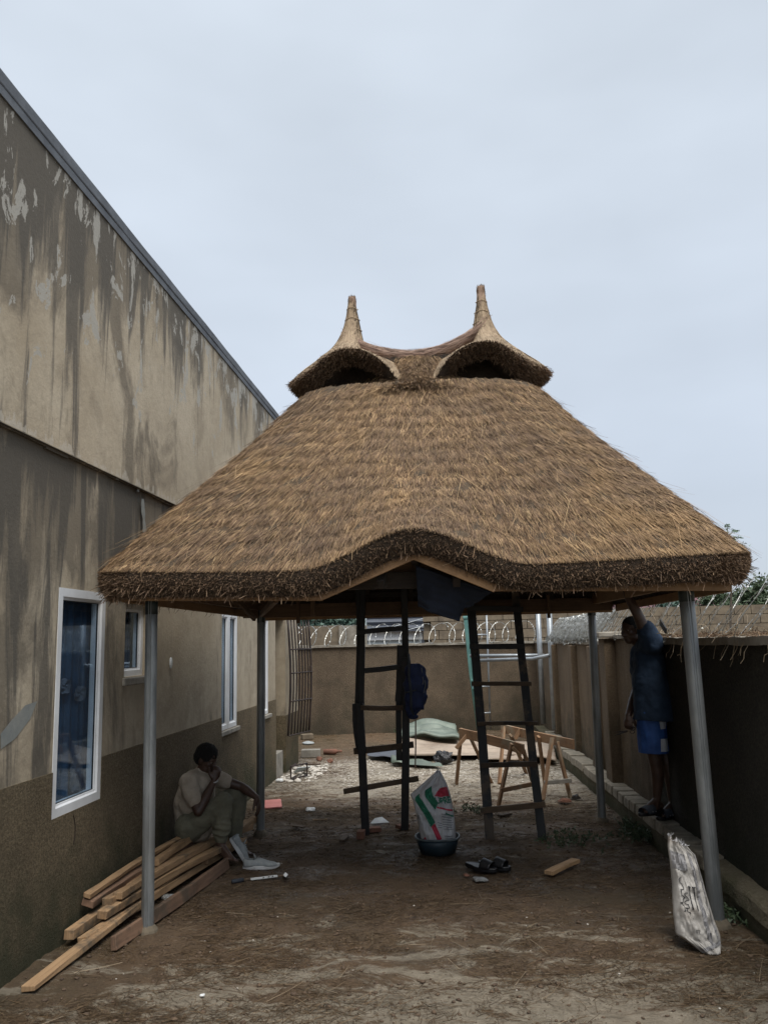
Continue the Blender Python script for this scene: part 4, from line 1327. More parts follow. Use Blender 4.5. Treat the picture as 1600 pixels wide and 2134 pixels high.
# ================================================================== LADDERS
def ladder(name, label, rails, rungs, mats, Y, rungmats):
    base = Vector(rails[0][0]); th_ = thing(name, label, 'ladder', (base.x, base.y, 0))
    for pts in rails:
        a, b_, w, h = pts
        MB().bar(a, b_, w, h, up=(0, 1, 0), segs=10, wob=0.012, rough=0.0025).build('rail', mats, th_, bevel=0.003)
    for (a, b_, h, m) in rungs:
        MB().bar(a, b_, 0.028, h, up=(0, 0, 1), segs=4, wob=0.006, rough=0.002).build('rung', M[m], th_, bevel=0.002)
    return th_
l1 = ladder('wooden_ladder', 'black patched ladder on the left, with the backpack hung on its right rail', [
    ((-0.957, 8.150, -0.032), (-0.994, 8.150, 1.216), 0.075, 0.05),
    ((-0.992, 8.190, 0.787), (-1.018, 8.190, 1.213), 0.10, 0.03),
    ((-1.010, 8.240, 1.168), (-0.980, 8.240, 2.342), 0.085, 0.03),
    ((-0.981, 8.200, 1.194), (-0.945, 8.200, 2.387), 0.055, 0.03),
    ((-0.586, 8.150, 0.041), (-0.539, 8.150, 1.647), 0.072, 0.05),
    ((-0.624, 8.200, 0.669), (-0.591, 8.200, 1.764), 0.055, 0.03),
    ((-0.562, 8.240, 1.184), (-0.540, 8.240, 2.378), 0.065, 0.03),
    ((-0.621, 8.170, 1.227), (-0.571, 8.170, 1.740), 0.06, 0.02),
], [
    ((-1.011, 8.160, 1.895), (-0.537, 8.160, 1.930), 0.05, 'tarwood'),
    ((-0.939, 8.170, 1.526), (-0.552, 8.170, 1.564), 0.05, 'tarwood'),
    ((-0.975, 8.100, 1.179), (-0.567, 8.100, 1.172), 0.045, 'rungwood'),
    ((-1.064, 8.200, 0.759), (-0.481, 8.200, 0.816), 0.06, 'rungwood'),
    ((-1.168, 8.200, 0.384), (-0.444, 8.200, 0.499), 0.05, 'rungpale'),
], M['tarwood'], 8.2, None)
l2 = ladder('wooden_ladder', 'worn ladder on the right, leaning in front of the trestles', [
    ((0.206, 7.950, -0.027), (0.115, 8.350, 2.246), 0.085, 0.05),
    ((0.677, 7.950, -0.028), (0.564, 8.350, 2.258), 0.075, 0.05),
], [
    ((0.129, 7.920, 0.256), (0.717, 7.920, 0.307), 0.05, 'rungpale'),
    ((0.151, 7.980, 0.645), (0.671, 7.980, 0.657), 0.045, 'rungwood'),
    ((0.136, 8.040, 1.016), (0.699, 8.040, 1.013), 0.035, 'rungwood'),
    ((0.093, 8.100, 1.386), (0.660, 8.100, 1.376), 0.04, 'rungwood'),
    ((0.089, 8.180, 1.740), (0.615, 8.180, 1.728), 0.05, 'tarwood'),
    ((0.085, 8.250, 2.109), (0.628, 8.250, 2.086), 0.05, 'tarwood'),
], M['tarwood2'], 8.0, None)
for i, (x, y, lab) in enumerate(((-0.985, 8.02, 'small red brick propping the left foot of the black ladder'), (-0.90, 8.22, 'red brick lying just right of the black ladder\'s left foot'), (-0.62, 8.36, 'half buried red brick under the right foot of the black ladder'))):
    rz = Matrix.Rotation(0.3 * i, 3, 'Z')
    o = MB().box((0, 0, 0.03), ((0.07, 0.12, 0.07), (0.16, 0.08, 0.04), (0.12, 0.08, 0.035))[i], rz).build('brick', M['redbrick'], bevel=0.005, origin=(0, 0, 0))
    o.location = (x, y, 0.0)
    tag(o, lab, 'brick', 'bricks at the foot of the black ladder')

# ---- backpack
bp = thing('backpack', 'dark blue backpack hanging by its strap from the black ladder', 'backpack', (-0.439, 8.060, 1.062))
def bpf(u, v):
    a = u * 2 * math.pi
    top = Vector((-0.430, 8.000, 1.589)); bot = Vector((-0.462, 8.000, 1.095))
    c = top.lerp(bot, v)
    w = 0.108 * float(np.interp(v, [0, 0.05, 0.15, 0.4, 0.65, 0.85, 1], [0.45, 0.80, 0.95, 1.0, 0.97, 0.75, 0.35]))
    th_ = 0.085 * (math.sin(math.pi * min(1, 0.06 + v * 0.93)) ** 0.5)
    j = noise.noise(Vector((math.cos(a) * 1.6, math.sin(a) * 1.6, v * 6))) * 0.030 + noise.noise(Vector((math.cos(a) * 4, math.sin(a) * 4, v * 14))) * 0.010
    x = (w + j) * math.copysign(abs(math.cos(a)) ** 0.7, math.cos(a)); y = (th_ + j) * math.copysign(abs(math.sin(a)) ** 0.7, math.sin(a))
    return (c.x + x + 0.02 * math.sin(v * 3) - 0.02 * v, c.y - 0.02 + y, c.z)
mb = MB().grid(bpf, 36, 30, True)
mb.face([i for i in range(36)][::-1]); mb.face([30 * 36 + i for i in range(36)])
mb.build('bag_body', M['bagblue'], bp, smooth=True)
def pk(u, v):
    p = Vector((-0.417, 7.900, 1.384)).lerp(Vector((-0.423, 7.900, 1.164)), v)
    j = 0.008 * noise.noise(Vector((u * 5, v * 6, 8)))
    e = (4 * u * (1 - u)) ** 0.5 * (4 * v * (1 - v)) ** 0.3
    return (p.x + (u - 0.5) * 0.15 * (1 - 0.15 * v), p.y + 0.02 - 0.045 * e + j, p.z)
MB().grid(pk, 14, 14).build('front_pocket', M['bagblue'], bp, smooth=True)
def strap(pts, w=0.012, name='strap', m='bagdark'):
    pts = [Vector(p) for p in pts]
    P = []
    for i in range(len(pts) - 1):
        for k in range(5):
            P.append(pts[i].lerp(pts[i + 1], k / 5))
    P.append(pts[-1])
    MB().tube(P, w, 6).build(name, M[m], bp, smooth=True)
strap([(-0.497, 8.020, 1.676), (-0.484, 7.920, 1.606), (-0.490, 7.890, 1.474), (-0.475, 7.880, 1.342), (-0.476, 7.900, 1.174), (-0.459, 7.950, 1.108)], 0.012)
strap([(-0.497, 8.020, 1.676), (-0.517, 8.050, 1.513), (-0.521, 8.030, 1.334), (-0.506, 8.000, 1.135)], 0.010)
strap([(-0.526, 7.900, 1.324), (-0.470, 7.870, 1.338), (-0.422, 7.890, 1.349)], 0.008, 'buckle_strap')
strap([(-0.347, 7.930, 1.492), (-0.340, 7.910, 1.382), (-0.370, 7.900, 1.286), (-0.400, 7.910, 1.207)], 0.004, 'zip', 'galv')
strap([(-0.372, 7.930, 1.550), (-0.357, 7.900, 1.427), (-0.383, 7.890, 1.296), (-0.418, 7.910, 1.185)], 0.004, 'zip', 'galv')
MB().ell((-0.465, 7.970, 1.097), (0.05, 0.04, 0.025), nu=12, nv=6).build('bottom_knot', M['bagblue'], bp, smooth=True)
tag(MB().tube([(-0.502, 8.030, 1.690), (-0.487, 8.000, 1.667)], 0.004, 5).build('nail', M['iron']), 'bent nail in the ladder rail holding the backpack strap', 'nail')
tag(MB().tube([(-0.707, 12.266, 0.000), (-0.691, 12.250, 0.309), (-0.680, 12.250, 0.706)], 0.011, 6).build('thin_stake', M['iron']), 'thin dark stake standing upright below the blue backpack', 'stake')

# ---- cloth hung in the gable
mb = MB()
top = [(-0.268, 5.320, 2.285), (-0.149, 5.320, 2.238), (-0.012, 5.340, 2.186), (0.109, 5.340, 2.143), (0.218, 5.340, 2.100)]
bot = [(-0.266, 5.440, 2.025), (-0.167, 5.440, 1.975), (-0.000, 5.440, 1.922), (0.031, 5.420, 2.004), (0.090, 5.400, 2.020)]
def clf(u, v):
    k = min(int(u * 4), 3); f_ = u * 4 - k
    p = Vector(top[k]).lerp(Vector(top[k + 1]), f_); q_ = Vector(bot[k]).lerp(Vector(bot[k + 1]), f_)
    r_ = p.lerp(q_, v)
    r_.y += 0.014 * math.sin(u * 13 + v * 2) * v + 0.012 * noise.noise(Vector((u * 8, v * 8, 0)))
    r_.z += 0.01 * noise.noise(Vector((u * 9, v * 2, 3))) * v
    return r_
o = MB().grid(clf, 40, 24).build('hanging_cloth', M['navy'], smooth=True)
o.modifiers.new('thickness', 'SOLIDIFY').thickness = 0.004
tag(o, 'dark navy cloth hung from the right side of the gazebo entrance gable', 'cloth')

# ================================================================== TRESTLES
def trestle(label, A, Bp, legs, Htop):
    """A, Bp: ends of the top beam; legs: list of (top, foot)"""
    th_ = thing('sawhorse', label, 'sawhorse', (A[0], A[1], 0), 'timber sawhorses')
    MB().bar(A, Bp, 0.028, 0.11, segs=4, wob=0.006, rough=0.002).build('top_beam', M['orangewood'], th_, bevel=0.003)
    for (a, b_) in legs:
        MB().bar(a, b_, 0.028, 0.065, up=(0.3, -1, 0), segs=3, rough=0.002).build('leg', M['orangewood'], th_, bevel=0.003)
    return th_
def lift(p, dz):
    return (p[0], p[1], p[2] + dz)
t1 = trestle('nearer orange timber sawhorse with knotted front leg, left of the two', (-0.044, 10.500, 0.676), (0.638, 9.250, 0.626), [
    ((-0.019, 10.550, 0.711), (-0.111, 10.877, 0.000)), ((0.056, 10.400, 0.686), (0.332, 10.964, 0.000)),
    ((0.518, 9.350, 0.675), (0.348, 9.431, 0.000)), ((0.636, 9.300, 0.620), (0.790, 9.316, 0.000)),
], 0.75)
MB().bar((-0.096, 10.300, 0.513), (0.073, 10.350, 0.691), 0.02, 0.045).build('brace', M['orangewood'], t1, bevel=0.002)
MB().bar((0.377, 9.200, 0.210), (0.723, 9.200, 0.276), 0.02, 0.045).build('brace', M['orangewood'], t1, bevel=0.002)
MB().bar((0.521, 9.250, 0.647), (0.604, 9.250, 0.557), 0.02, 0.03).build('brace', M['lumber'], t1, bevel=0.002)
t2 = trestle('farther orange timber sawhorse with splashed cross brace, right of the two', (0.508, 11.400, 0.629), (1.231, 9.750, 0.609), [
    ((0.536, 11.300, 0.651), (0.425, 10.888, 0.000)), ((0.608, 11.100, 0.573), (0.824, 11.703, 0.000)),
    ((1.021, 10.000, 0.657), (0.863, 9.798, 0.000)), ((0.902, 10.400, 0.630), (0.975, 10.657, -0.000)), ((1.073, 10.000, 0.613), (1.179, 9.902, 0.000)),
], 0.75)
MB().bar((0.888, 9.850, 0.178), (1.200, 9.850, 0.202), 0.03, 0.045).build('brace', M['concrete'], t2, bevel=0.003)
MB().bar((0.649, 10.900, 0.547), (0.727, 10.900, 0.665), 0.02, 0.05).build('brace', M['orangewood'], t2, bevel=0.002)

# ================================================================== CORRUGATED SHEETS
def sheet(label, c4, mat, amp=0.018, waves=9, warp=0.04, seed=0, lift_=0.02):
    a, b_, c, d = [Vector(p) for p in c4]
    def f(u, v):
        p = a.lerp(b_, u).lerp(d.lerp(c, u), v)
        z = p.z + amp * math.sin(v * waves * 2 * math.pi) + warp * noise.noise(Vector((u * 2.3, v * 2, seed))) + warp * 0.5 * math.sin(u * 3 + seed)
        return (p.x, p.y, max(z, 0.006) + lift_)
    o = MB().grid(f, 30, waves * 8).build('corrugated_sheet', mat, smooth=True)
    o.modifiers.new('thickness', 'SOLIDIFY').thickness = 0.003
    tag(o, label, 'roofing sheet', 'old corrugated roofing sheets')
    return o
sheet('dull green corrugated sheet propped at the back of the sheet pile', ((-1.060, 13.800, 0.086), (-0.047, 13.900, 0.175), (-0.150, 15.400, 0.161), (-1.003, 15.400, 0.121)), M['sheetgreen'], 0.055, 6, 0.16, 1, 0.12)
sheet('large tan corrugated sheet across the middle of the sheet pile', ((-0.996, 12.903, 0.000), (0.919, 13.020, 0.000), (1.147, 14.400, 0.048), (-0.982, 14.400, 0.104)), M['sheettan'], 0.055, 7, 0.10, 2, 0.07)
sheet('tan corrugated sheet lying lowest on the right behind the sawhorses', ((0.228, 12.720, 0.000), (1.309, 12.366, 0.000), (1.410, 13.900, 0.046), (0.338, 13.900, 0.118)), M['sheettan'], 0.045, 6, 0.10, 5, 0.05)
sheet('narrow pale green sheet with a curled end in front of the tan sheets', ((-1.070, 12.473, 0.000), (-0.293, 12.151, 0.000), (-0.632, 12.878, 0.000), (-1.168, 13.659, 0.000)), M['sheetgreen'], 0.03, 2, 0.16, 3, 0.03)
sheet('dark weathered sheet edge sticking out left of the pile', ((-1.493, 13.091, 0.000), (-0.838, 12.695, 0.000), (-0.929, 14.165, 0.000), (-1.555, 14.157, 0.000)), M['slate'], 0.015, 4, 0.05, 7, 0.06)
o = MB().ell((0, 0, 0.07), (0.14, 0.10, 0.09), nu=16, nv=10).build('bin_bag', M['blackbag'], origin=(0, 0, 0))
for v in o.data.vertices:
    k = 1 + 0.5 * noise.noise(v.co * 17)
    v.co = Vector((v.co.x * k, v.co.y * k, max(v.co.z * k, 0)))
o.location = (-0.302, 12.660, 0.000)
tag(o, 'crumpled black plastic bag against the tan corrugated sheets', 'bag')

# ================================================================== PIPES AND LADDER AT THE BACK WALL
tp = MB().tube([(0.104, 16.550, 2.688), (0.125, 16.550, 2.214), (0.189, 16.550, 1.186), (0.295, 16.550, 0.087)], 0.042, 10).build('teal_pipe', M['teal'], smooth=True)
tag(tp, 'slanting teal plastic pipe in front of the back wall', 'pipe')
for (px_) in ((0.117, 16.550, 2.270), (0.221, 16.550, 1.047), (0.233, 16.550, 0.890)):
    MB().tube([Vector(px_), Vector(px_) + Vector((0.008, 0, -0.07))], 0.05, 10).build('pipe_joint', M['teal'], tp, smooth=True)
ml = thing('metal_ladder', 'narrow pale metal ladder standing against the back wall beside the teal pipe', 'ladder', (0.319, 16.400, 0.102))
MB().tube([(0.216, 16.400, 2.677), (0.346, 16.400, 0.084)], 0.055, 10).build('rail', M['galvlight'], ml, smooth=True)
MB().tube([(0.535, 16.400, 2.668), (0.521, 16.400, 0.100)], 0.018, 8).build('rail', M['galvlight'], ml, smooth=True)
for (a, b_) in (((0.233, 16.380, 1.900), (0.521, 16.380, 1.893)), ((0.223, 16.380, 1.393), (0.529, 16.380, 1.405)), ((0.213, 16.380, 0.909), (0.535, 16.380, 0.903)), ((0.239, 16.380, 0.402), (0.533, 16.380, 0.406))):
    MB().tube([a, b_], 0.016, 8).build('rung', M['galvlight'], ml, smooth=True)
pf = thing('pipe_frame', 'pale galvanised pipe frame with two level rails near the far right corner', 'pipe frame', (1.430, 14.600, 0.512))
MB().tube([(1.392, 14.900, 2.564), (1.386, 14.900, 0.340)], 0.045, 10).build('upright', M['galvlight'], pf, smooth=True)
MB().tube([(1.511, 14.200, 2.523), (1.504, 14.200, 0.314)], 0.048, 10).build('upright', M['galvlight'], pf, smooth=True)
MB().tube([(0.180, 15.600, 1.509), (1.464, 15.000, 1.502)], 0.030, 8).build('rail', M['galvlight'], pf, smooth=True)
MB().tube([(0.265, 15.600, 1.420), (1.226, 14.500, 1.459), (1.468, 14.150, 1.517)], 0.030, 8).build('rail', M['galvlight'], pf, smooth=True)

# ================================================================== RAZOR WIRE
def razor(label, a, b_, r, pitch, z, n_per=14, tilt=0.0, rr=0.006, rand=0.1, seed=0, barbs=True, dens=1.0):
    rs = random.Random(seed); bs_ = 0.9 if a[1] > 12 else 0.45
    a = Vector((a[0], a[1], 0)); b_ = Vector((b_[0], b_[1], 0)); d = b_ - a; L = d.length; d.normalize()
    s = Vector((-d.y, d.x, 0))
    turns = L / pitch; n = int(turns * n_per)
    P = []
    for i in range(n + 1):
        ph = 2 * math.pi * i / n_per
        k = 1 + rand * noise.noise(Vector((i * 0.06, seed, 0))) + rand * 0.4 * rs.uniform(-1, 1)
        x = L * i / n + pitch * 0.9 * math.sin(ph) * 0.5
        P.append(a + d * x + s * (math.cos(ph) * r * k * 0.75) + Vector((0, 0, z + r + math.sin(ph + 1.2) * r * k + rand * 0.15 * noise.noise(Vector((i * 0.03, seed, 5))))))
    mb = MB().tube(P, rr, 4)
    o = mb.build('razor_wire', M['razor'])
    tag(o, label, 'razor wire', 'razor wire on the yard walls')
    if barbs:
        m2 = MB()
        for i in range(0, n, 1):
            for q in range(2):
                p = P[i].lerp(P[i + 1], (q + 0.5) / 2)
                t = (P[i + 1] - P[i]).normalized()
                w = t.cross(Vector((rs.uniform(-1, 1), rs.uniform(-1, 1), rs.uniform(-1, 1)))).normalized()
                k = len(m2.v)
                m2.v += [tuple(p - t * 0.022 * bs_), tuple(p + w * 0.016 * bs_), tuple(p + t * 0.022 * bs_), tuple(p - w * 0.016 * bs_)]
                m2.face((k, k + 1, k + 2, k + 3))
        m2.build('barbs', M['razor'], o, kind='stuff')
    return o
razor('single open coil of razor wire along the top of the back wall, left half', (-3.4, 16.62), (-0.35, 16.95), 0.21, 0.30, 1.74, seed=1, rr=0.0042)
razor('open coil of razor wire on the back wall, right of the black ladder', (-0.3, 16.95), (1.45, 17.2), 0.21, 0.27, 1.74, seed=2, rr=0.0042)
razor('densely bunched razor wire coil over the far right wall', (1.58, 14.4), (1.76, 10.2), 0.19, 0.085, 1.75, seed=3, rr=0.0045)
razor('second tangled coil woven into the bunched razor wire on the far right wall', (1.60, 13.6), (1.72, 11.0), 0.16, 0.10, 1.74, seed=4, rand=0.3, rr=0.0045)
razor('rising tangle of razor wire behind the standing man', (1.80, 11.2), (1.88, 8.6), 0.27, 0.16, 1.80, seed=5, rand=0.25, rr=0.0028)
razor('loose stretched razor wire over the blackened wall near the right pole', (1.90, 8.3), (2.12, 4.6), 0.20, 0.55, 1.77, seed=6, rand=0.25, rr=0.0022)

razor('second loose razor wire strand tangled along the near right wall, nearer the pole', (1.86, 8.9), (2.02, 5.6), 0.24, 0.30, 1.78, seed=8, rand=0.45, rr=0.0022)
# dry climbers along the top of the near right wall
mb = MB(); rs = random.Random(5)
for i in range(190):
    y = rs.uniform(4.2, 8.6); x = 1.78 + (7.9 - y) * 0.044 + rs.uniform(-0.02, 0.22)
    p = Vector((x, y, 1.77)); d = Vector((rs.gauss(0, 0.5), rs.gauss(0, 0.9), rs.uniform(0.1, 1.2))).normalized()
    L = rs.uniform(0.08, 0.32); P = [p]
    for k in range(5):
        d = (d + Vector((rs.gauss(0, 0.3), rs.gauss(0, 0.35), rs.gauss(-0.12, 0.3)))).normalized(); P.append(P[-1] + d * L / 5)
    mb.tube(P, rs.choice((0.0012, 0.0018, 0.003)), 4)
for i in range(26):
    y = rs.uniform(4.2, 7.8); x = 1.705 + (7.9 - y) * 0.044
    P = [Vector((x + 0.02, y, 1.79))]
    for k in range(5):
        P.append(P[-1] + Vector((rs.gauss(-0.012, 0.006), rs.gauss(0, 0.02), -rs.uniform(0.01, 0.05))))
    mb.tube(P, 0.002, 4)
tag(mb.build('dry_creeper', M['vine']), 'tangled dry brown creeper stems on top of the near right wall', 'creeper')['kind'] = 'stuff'
def debris_strip(name, label, a, b_, n, mat, wdt, L, z, seed):
    r_ = np.random.default_rng(seed)
    t = r_.uniform(0, 1, n)[:, None]; P = np.array(a) * (1 - t) + np.array(b_) * t + np.stack([r_.uniform(0, wdt, n), 0 * t[:, 0], r_.uniform(0, z, n)], 1)
    d = unit(r_.normal(0, 1, (n, 3)) * np.array([1, 1, 0.35]))
    V, F = blades(P, d, unit(np.cross(d, r_.normal(0, 1, (n, 3)))), r_.uniform(L * .4, L, n), r_.uniform(.002, .007, n), None, 1)
    o = fast(name, V, F, mat, kind='stuff')
    tag(o, label, 'dry litter')
debris_strip('dry_litter', 'dry grass litter lying along the top of the near right wall', (1.72, 7.9, 1.775), (1.99, 2.5, 1.785), 2600, M['strawbutt'], 0.24, 0.08, 0.03, 3)
o = MB().box((0, 0, 0), (0.012, 0.20, 0.06), Matrix.Rotation(0.45, 3, 'X')).build('slate_shard', M['tarwood'], origin=(0, 0, 0))
o.location = (1.791, 7.550, 1.878)
tag(o, 'dark slate shard lying on the wall top behind the standing man', 'shard')

# ================================================================== TREES
def foliage(name, c, r, n, size, mat, parent, seed, squash=0.8):
    r_ = np.random.default_rng(seed)
    cl = r_.normal(0, 1, (26, 3)); cl = unit(cl) * (r_.uniform(0.35, 0.95, 26) ** 0.6)[:, None]
    k = r_.integers(0, 26, n)
    P = (cl[k] + r_.normal(0, 0.17, (n, 3))) * np.array([r, r, r * squash]) + np.array(c)
    d = unit(r_.normal(0, 1, (n, 3))); s = unit(np.cross(d, r_.normal(0, 1, (n, 3))))
    V, F = blades(P, d, s, r_.uniform(size * .6, size * 1.3, n), r_.uniform(size * .35, size * .7, n), None, 1)
    return fast(name, V, F, mat, parent, kind='stuff')
def tree(label, x, y, h, r, mat, seed, n=5000, size=0.12, cat='tree', squash=0.8):
    th_ = thing('tree', label, cat, (x, y, 0))
    mb = MB(); rs = random.Random(seed)
    zc = h - r * squash
    mb.tube([(x, y, -0.1), (x + rs.uniform(-.1, .1), y, zc * 0.5), (x + rs.uniform(-.1, .1), y, zc)], [0.13, 0.10, 0.07], 8)
    for k in range(7):
        a = rs.uniform(0, 6.28)
        mb.tube([(x, y, zc * 0.75), (x + math.cos(a) * r * .4, y + math.sin(a) * r * .4, zc + rs.uniform(-.1, .3) * r), (x + math.cos(a) * r * .8, y + math.sin(a) * r * .8, zc + rs.uniform(-.2, .5) * r)], [0.05, 0.03, 0.012], 5)
    mb.build('trunk', M['bark'], th_, smooth=True)
    foliage('crown', (x, y, zc), r, n, size, mat, th_, seed, squash)
tree('bluish green tree behind the low wall by the open gate', -4.6, 23.5, 3.2, 1.15, M['leafteal'], 1, 6000, 0.12)
tree('bluish bush tree at the left of the dark clad building', -3.5, 24.4, 2.75, 0.6, M['leafteal'], 2, 2500, 0.10)
tree('dark green round tree beyond the block wall, at the right picture edge', 9.6, 27, 3.45, 1.0, M['leaf'], 3, 7000, 0.10)
tree('low green tree just left of the one at the right picture edge', 8.0, 27, 3.1, 0.75, M['leaf'], 4, 5000, 0.10)
tree('bushy green tree under the right tip of the thatch', 7.0, 28, 3.0, 0.7, M['leafteal'], 6, 4000, 0.10)
tree('wide green tree far behind the block wall, outside the right corner', 12.2, 27, 3.9, 1.6, M['leaf'], 8, 7000, 0.13)
# slender feathery tree showing past the roof tip
ft = thing('slender_tree', 'slender pale feathery tree rising behind the right tip of the thatch', 'tree', (2638.514, 8472.958, 0.000))
base = Vector((4.389, 14.000, 1.966)); ft.location = (base.x, base.y, 0); LOC[ft.name] = Vector((base.x, base.y, 0))
tips = [(4.481, 14.000, 3.587), (4.384, 14.000, 3.446), (4.664, 14.000, 3.485), (4.684, 14.000, 3.356), (4.734, 14.000, 3.227), (4.564, 14.000, 3.296), (4.799, 14.100, 2.981), (4.799, 14.000, 2.845), (4.710, 14.000, 2.698), (4.820, 14.000, 2.484), (4.396, 14.200, 3.325), (4.718, 14.300, 3.083)]
mb = MB(); st = Vector((4.469, 14.000, 3.539))
mb.tube([(base.x, base.y, -0.1), tuple(base), tuple(Vector((4.471, 14.000, 2.745))), tuple(st)], [0.03, 0.02, 0.012, 0.005], 6)
LP, LD = [], []
rs = random.Random(9)
for k, t in enumerate(tips):
    t = Vector(t); o_ = Vector((4.463, 14.000, 2.745)).lerp(st, max(0, min(1, (t.z - 2.3) / 1.5)))
    o_.z = min(o_.z, t.z - 0.02)
    P = [o_.lerp(t, q / 6) + Vector((0, 0, 0.05 * math.sin(q / 6 * 3.14))) for q in range(7)]
    mb.tube(P, 0.004, 4)
    for i in range(34):
        q = rs.uniform(0.25, 1) * 6; j = min(int(q), 5); p = P[j].lerp(P[j + 1], q - j)
        LP.append(p + Vector((rs.gauss(0, .025), rs.gauss(0, .025), rs.gauss(0, .012)))); LD.append(Vector((rs.gauss(0, 1), rs.gauss(0, 1), rs.gauss(0, .5))).normalized())
mb.build('trunk', M['bark'], ft)
LP = np.array(LP); LD = np.array(LD)
V, F = blades(LP, LD, unit(np.cross(LD, rng.normal(0, 1, LD.shape))), rng.uniform(.03, .06, len(LP)), rng.uniform(.01, .02, len(LP)), None, 1)
fast('crown', V, F, M['leafpale'], ft, kind='stuff')
# weeds
def weed(label, p, r, h, n, seed, mat='leaf'):
    r_ = np.random.default_rng(seed)
    P = np.stack([r_.normal(0, r * .5, n), r_.normal(0, r * .5, n), np.zeros(n)], 1) + np.array(p)
    d = unit(np.stack([r_.normal(0, .6, n), r_.normal(0, .6, n), np.ones(n)], 1))
    V1, F1 = blades(P, d, unit(np.cross(d, r_.normal(0, 1, (n, 3)))), r_.uniform(h * .3, h, n), np.full(n, 0.004), None, 2)
    m_ = n * 5
    k = r_.integers(0, n, m_); q = P[k] + d[k] * (r_.uniform(.2, 1, m_) * h * .8)[:, None]
    d2 = unit(r_.normal(0, 1, (m_, 3)) + np.array([0, 0, .3]))
    V2, F2 = blades(q, d2, unit(np.cross(d2, r_.normal(0, 1, (m_, 3)))), r_.uniform(.015, .04, m_), r_.uniform(.008, .016, m_), None, 1)
    w_ = thing('weed_clump', label, 'weeds', p)
    fast('stems', V1, F1, M[mat], w_, kind='stuff'); fast('leaves', V2, F2, M[mat], w_, kind='stuff')
weed('green weeds at the foot of the back wall behind the green sheet', (-0.595, 17.600, 0.000), 0.5, 0.22, 90, 1)
weed('small weeds at the back wall just left of the sheet pile', (-0.971, 16.667, 0.000), 0.35, 0.14, 50, 2)
weed('leafy weed against the ledge below the standing man', (1.526, 7.894, 0.000), 0.14, 0.16, 90, 3)
weed('sparse weeds on the mud between the right ladder and the fallen plank', (0.943, 7.845, -0.000), 0.3, 0.07, 70, 4)
weed('weeds in the ledge gap in front of the standing man', (1.545, 8.411, 0.000), 0.08, 0.10, 30, 5)
weed('faint weeds left of the right ladder foot', (0.069, 9.233, 0.000), 0.2, 0.07, 40, 6)
weed('weeds at the foot of the big right pole', (1.713, 5.799, 0.000), 0.16, 0.09, 60, 7)

# ================================================================== LUMBER PILE
BO = [  # near end, far end, width, height, material
    ((-2.339, 4.505, 0.030), (-2.121, 8.171, 0.120), 0.10, 0.032, 'lumber', 'long pale board reaching furthest out towards the camera, lying beside the pile'),
    ((-2.137, 5.123, 0.045), (-1.975, 6.939, 0.045), 0.045, 0.085, 'lumberred', 'reddish timber lying on edge outermost, passing behind the left pole'),
    ((-2.341, 5.151, 0.050), (-2.018, 7.658, 0.060), 0.09, 0.05, 'lumber', 'short ended timber on the mud beside the long pale board'),
    ((-2.614, 5.434, 0.045), (-2.293, 7.474, 0.050), 0.085, 0.07, 'lumberred', 'dark ended timber at the bottom of the pile against the wall'),
    ((-2.461, 5.217, 0.060), (-2.198, 7.517, 0.060), 0.085, 0.06, 'lumber', 'pale six sided timber end second from the wall, low in the pile'),
    ((-2.334, 5.402, 0.120), (-1.958, 7.350, 0.130), 0.085, 0.05, 'lumber', 'middle layer timber with a squared near end facing the camera'),
    ((-2.350, 5.506, 0.170), (-2.085, 7.350, 0.170), 0.08, 0.045, 'lumber', 'upper layer timber whose near end stops beside the left pole'),
    ((-2.299, 5.560, 0.190), (-2.088, 7.513, 0.150), 0.075, 0.045, 'lumber', 'upper timber with notched near end just left of the pole'),
    ((-2.530, 5.464, 0.170), (-2.328, 7.178, 0.170), 0.10, 0.045, 'lumberred', 'reddish ended timber on top of the pile nearest the wall'),
    ((-2.501, 5.453, 0.220), (-2.395, 7.128, 0.220), 0.06, 0.03, 'lumber', 'thin strip lying on top of the reddish ended timber by the wall'),
    ((-2.350, 6.364, 0.190), (-2.285, 7.587, 0.200), 0.09, 0.045, 'lumber', 'short topmost timber under the seated man'),
    ((-2.423, 5.966, 0.130), (-2.053, 8.055, 0.100), 0.09, 0.05, 'lumber', 'flat timber in the middle layer, running under the upper ones'),
    ((-2.102, 6.793, 0.100), (-2.053, 8.202, 0.140), 0.085, 0.05, 'lumber', 'pale timber end sticking out beyond the seated man'),
]
for (a, b_, w, h, m, lab) in BO:
    a = Vector(a); b_ = Vector(b_)
    a.x = max(a.x, -2.46); b_.x = max(b_.x, -2.46)
    jx = random.uniform(-0.03, 0.03); b_.x = max(b_.x + jx, -2.46)
    o = MB().bar(a, b_, w * 0.82, h, up=(random.uniform(-.25, .25), 0, 1), segs=8, wob=0.028, rough=0.0035, w2=w * 0.72).build('timber', M[m], bevel=0.004, origin=a)
    tag(o, lab, 'timber', 'timbers piled along the house wall')

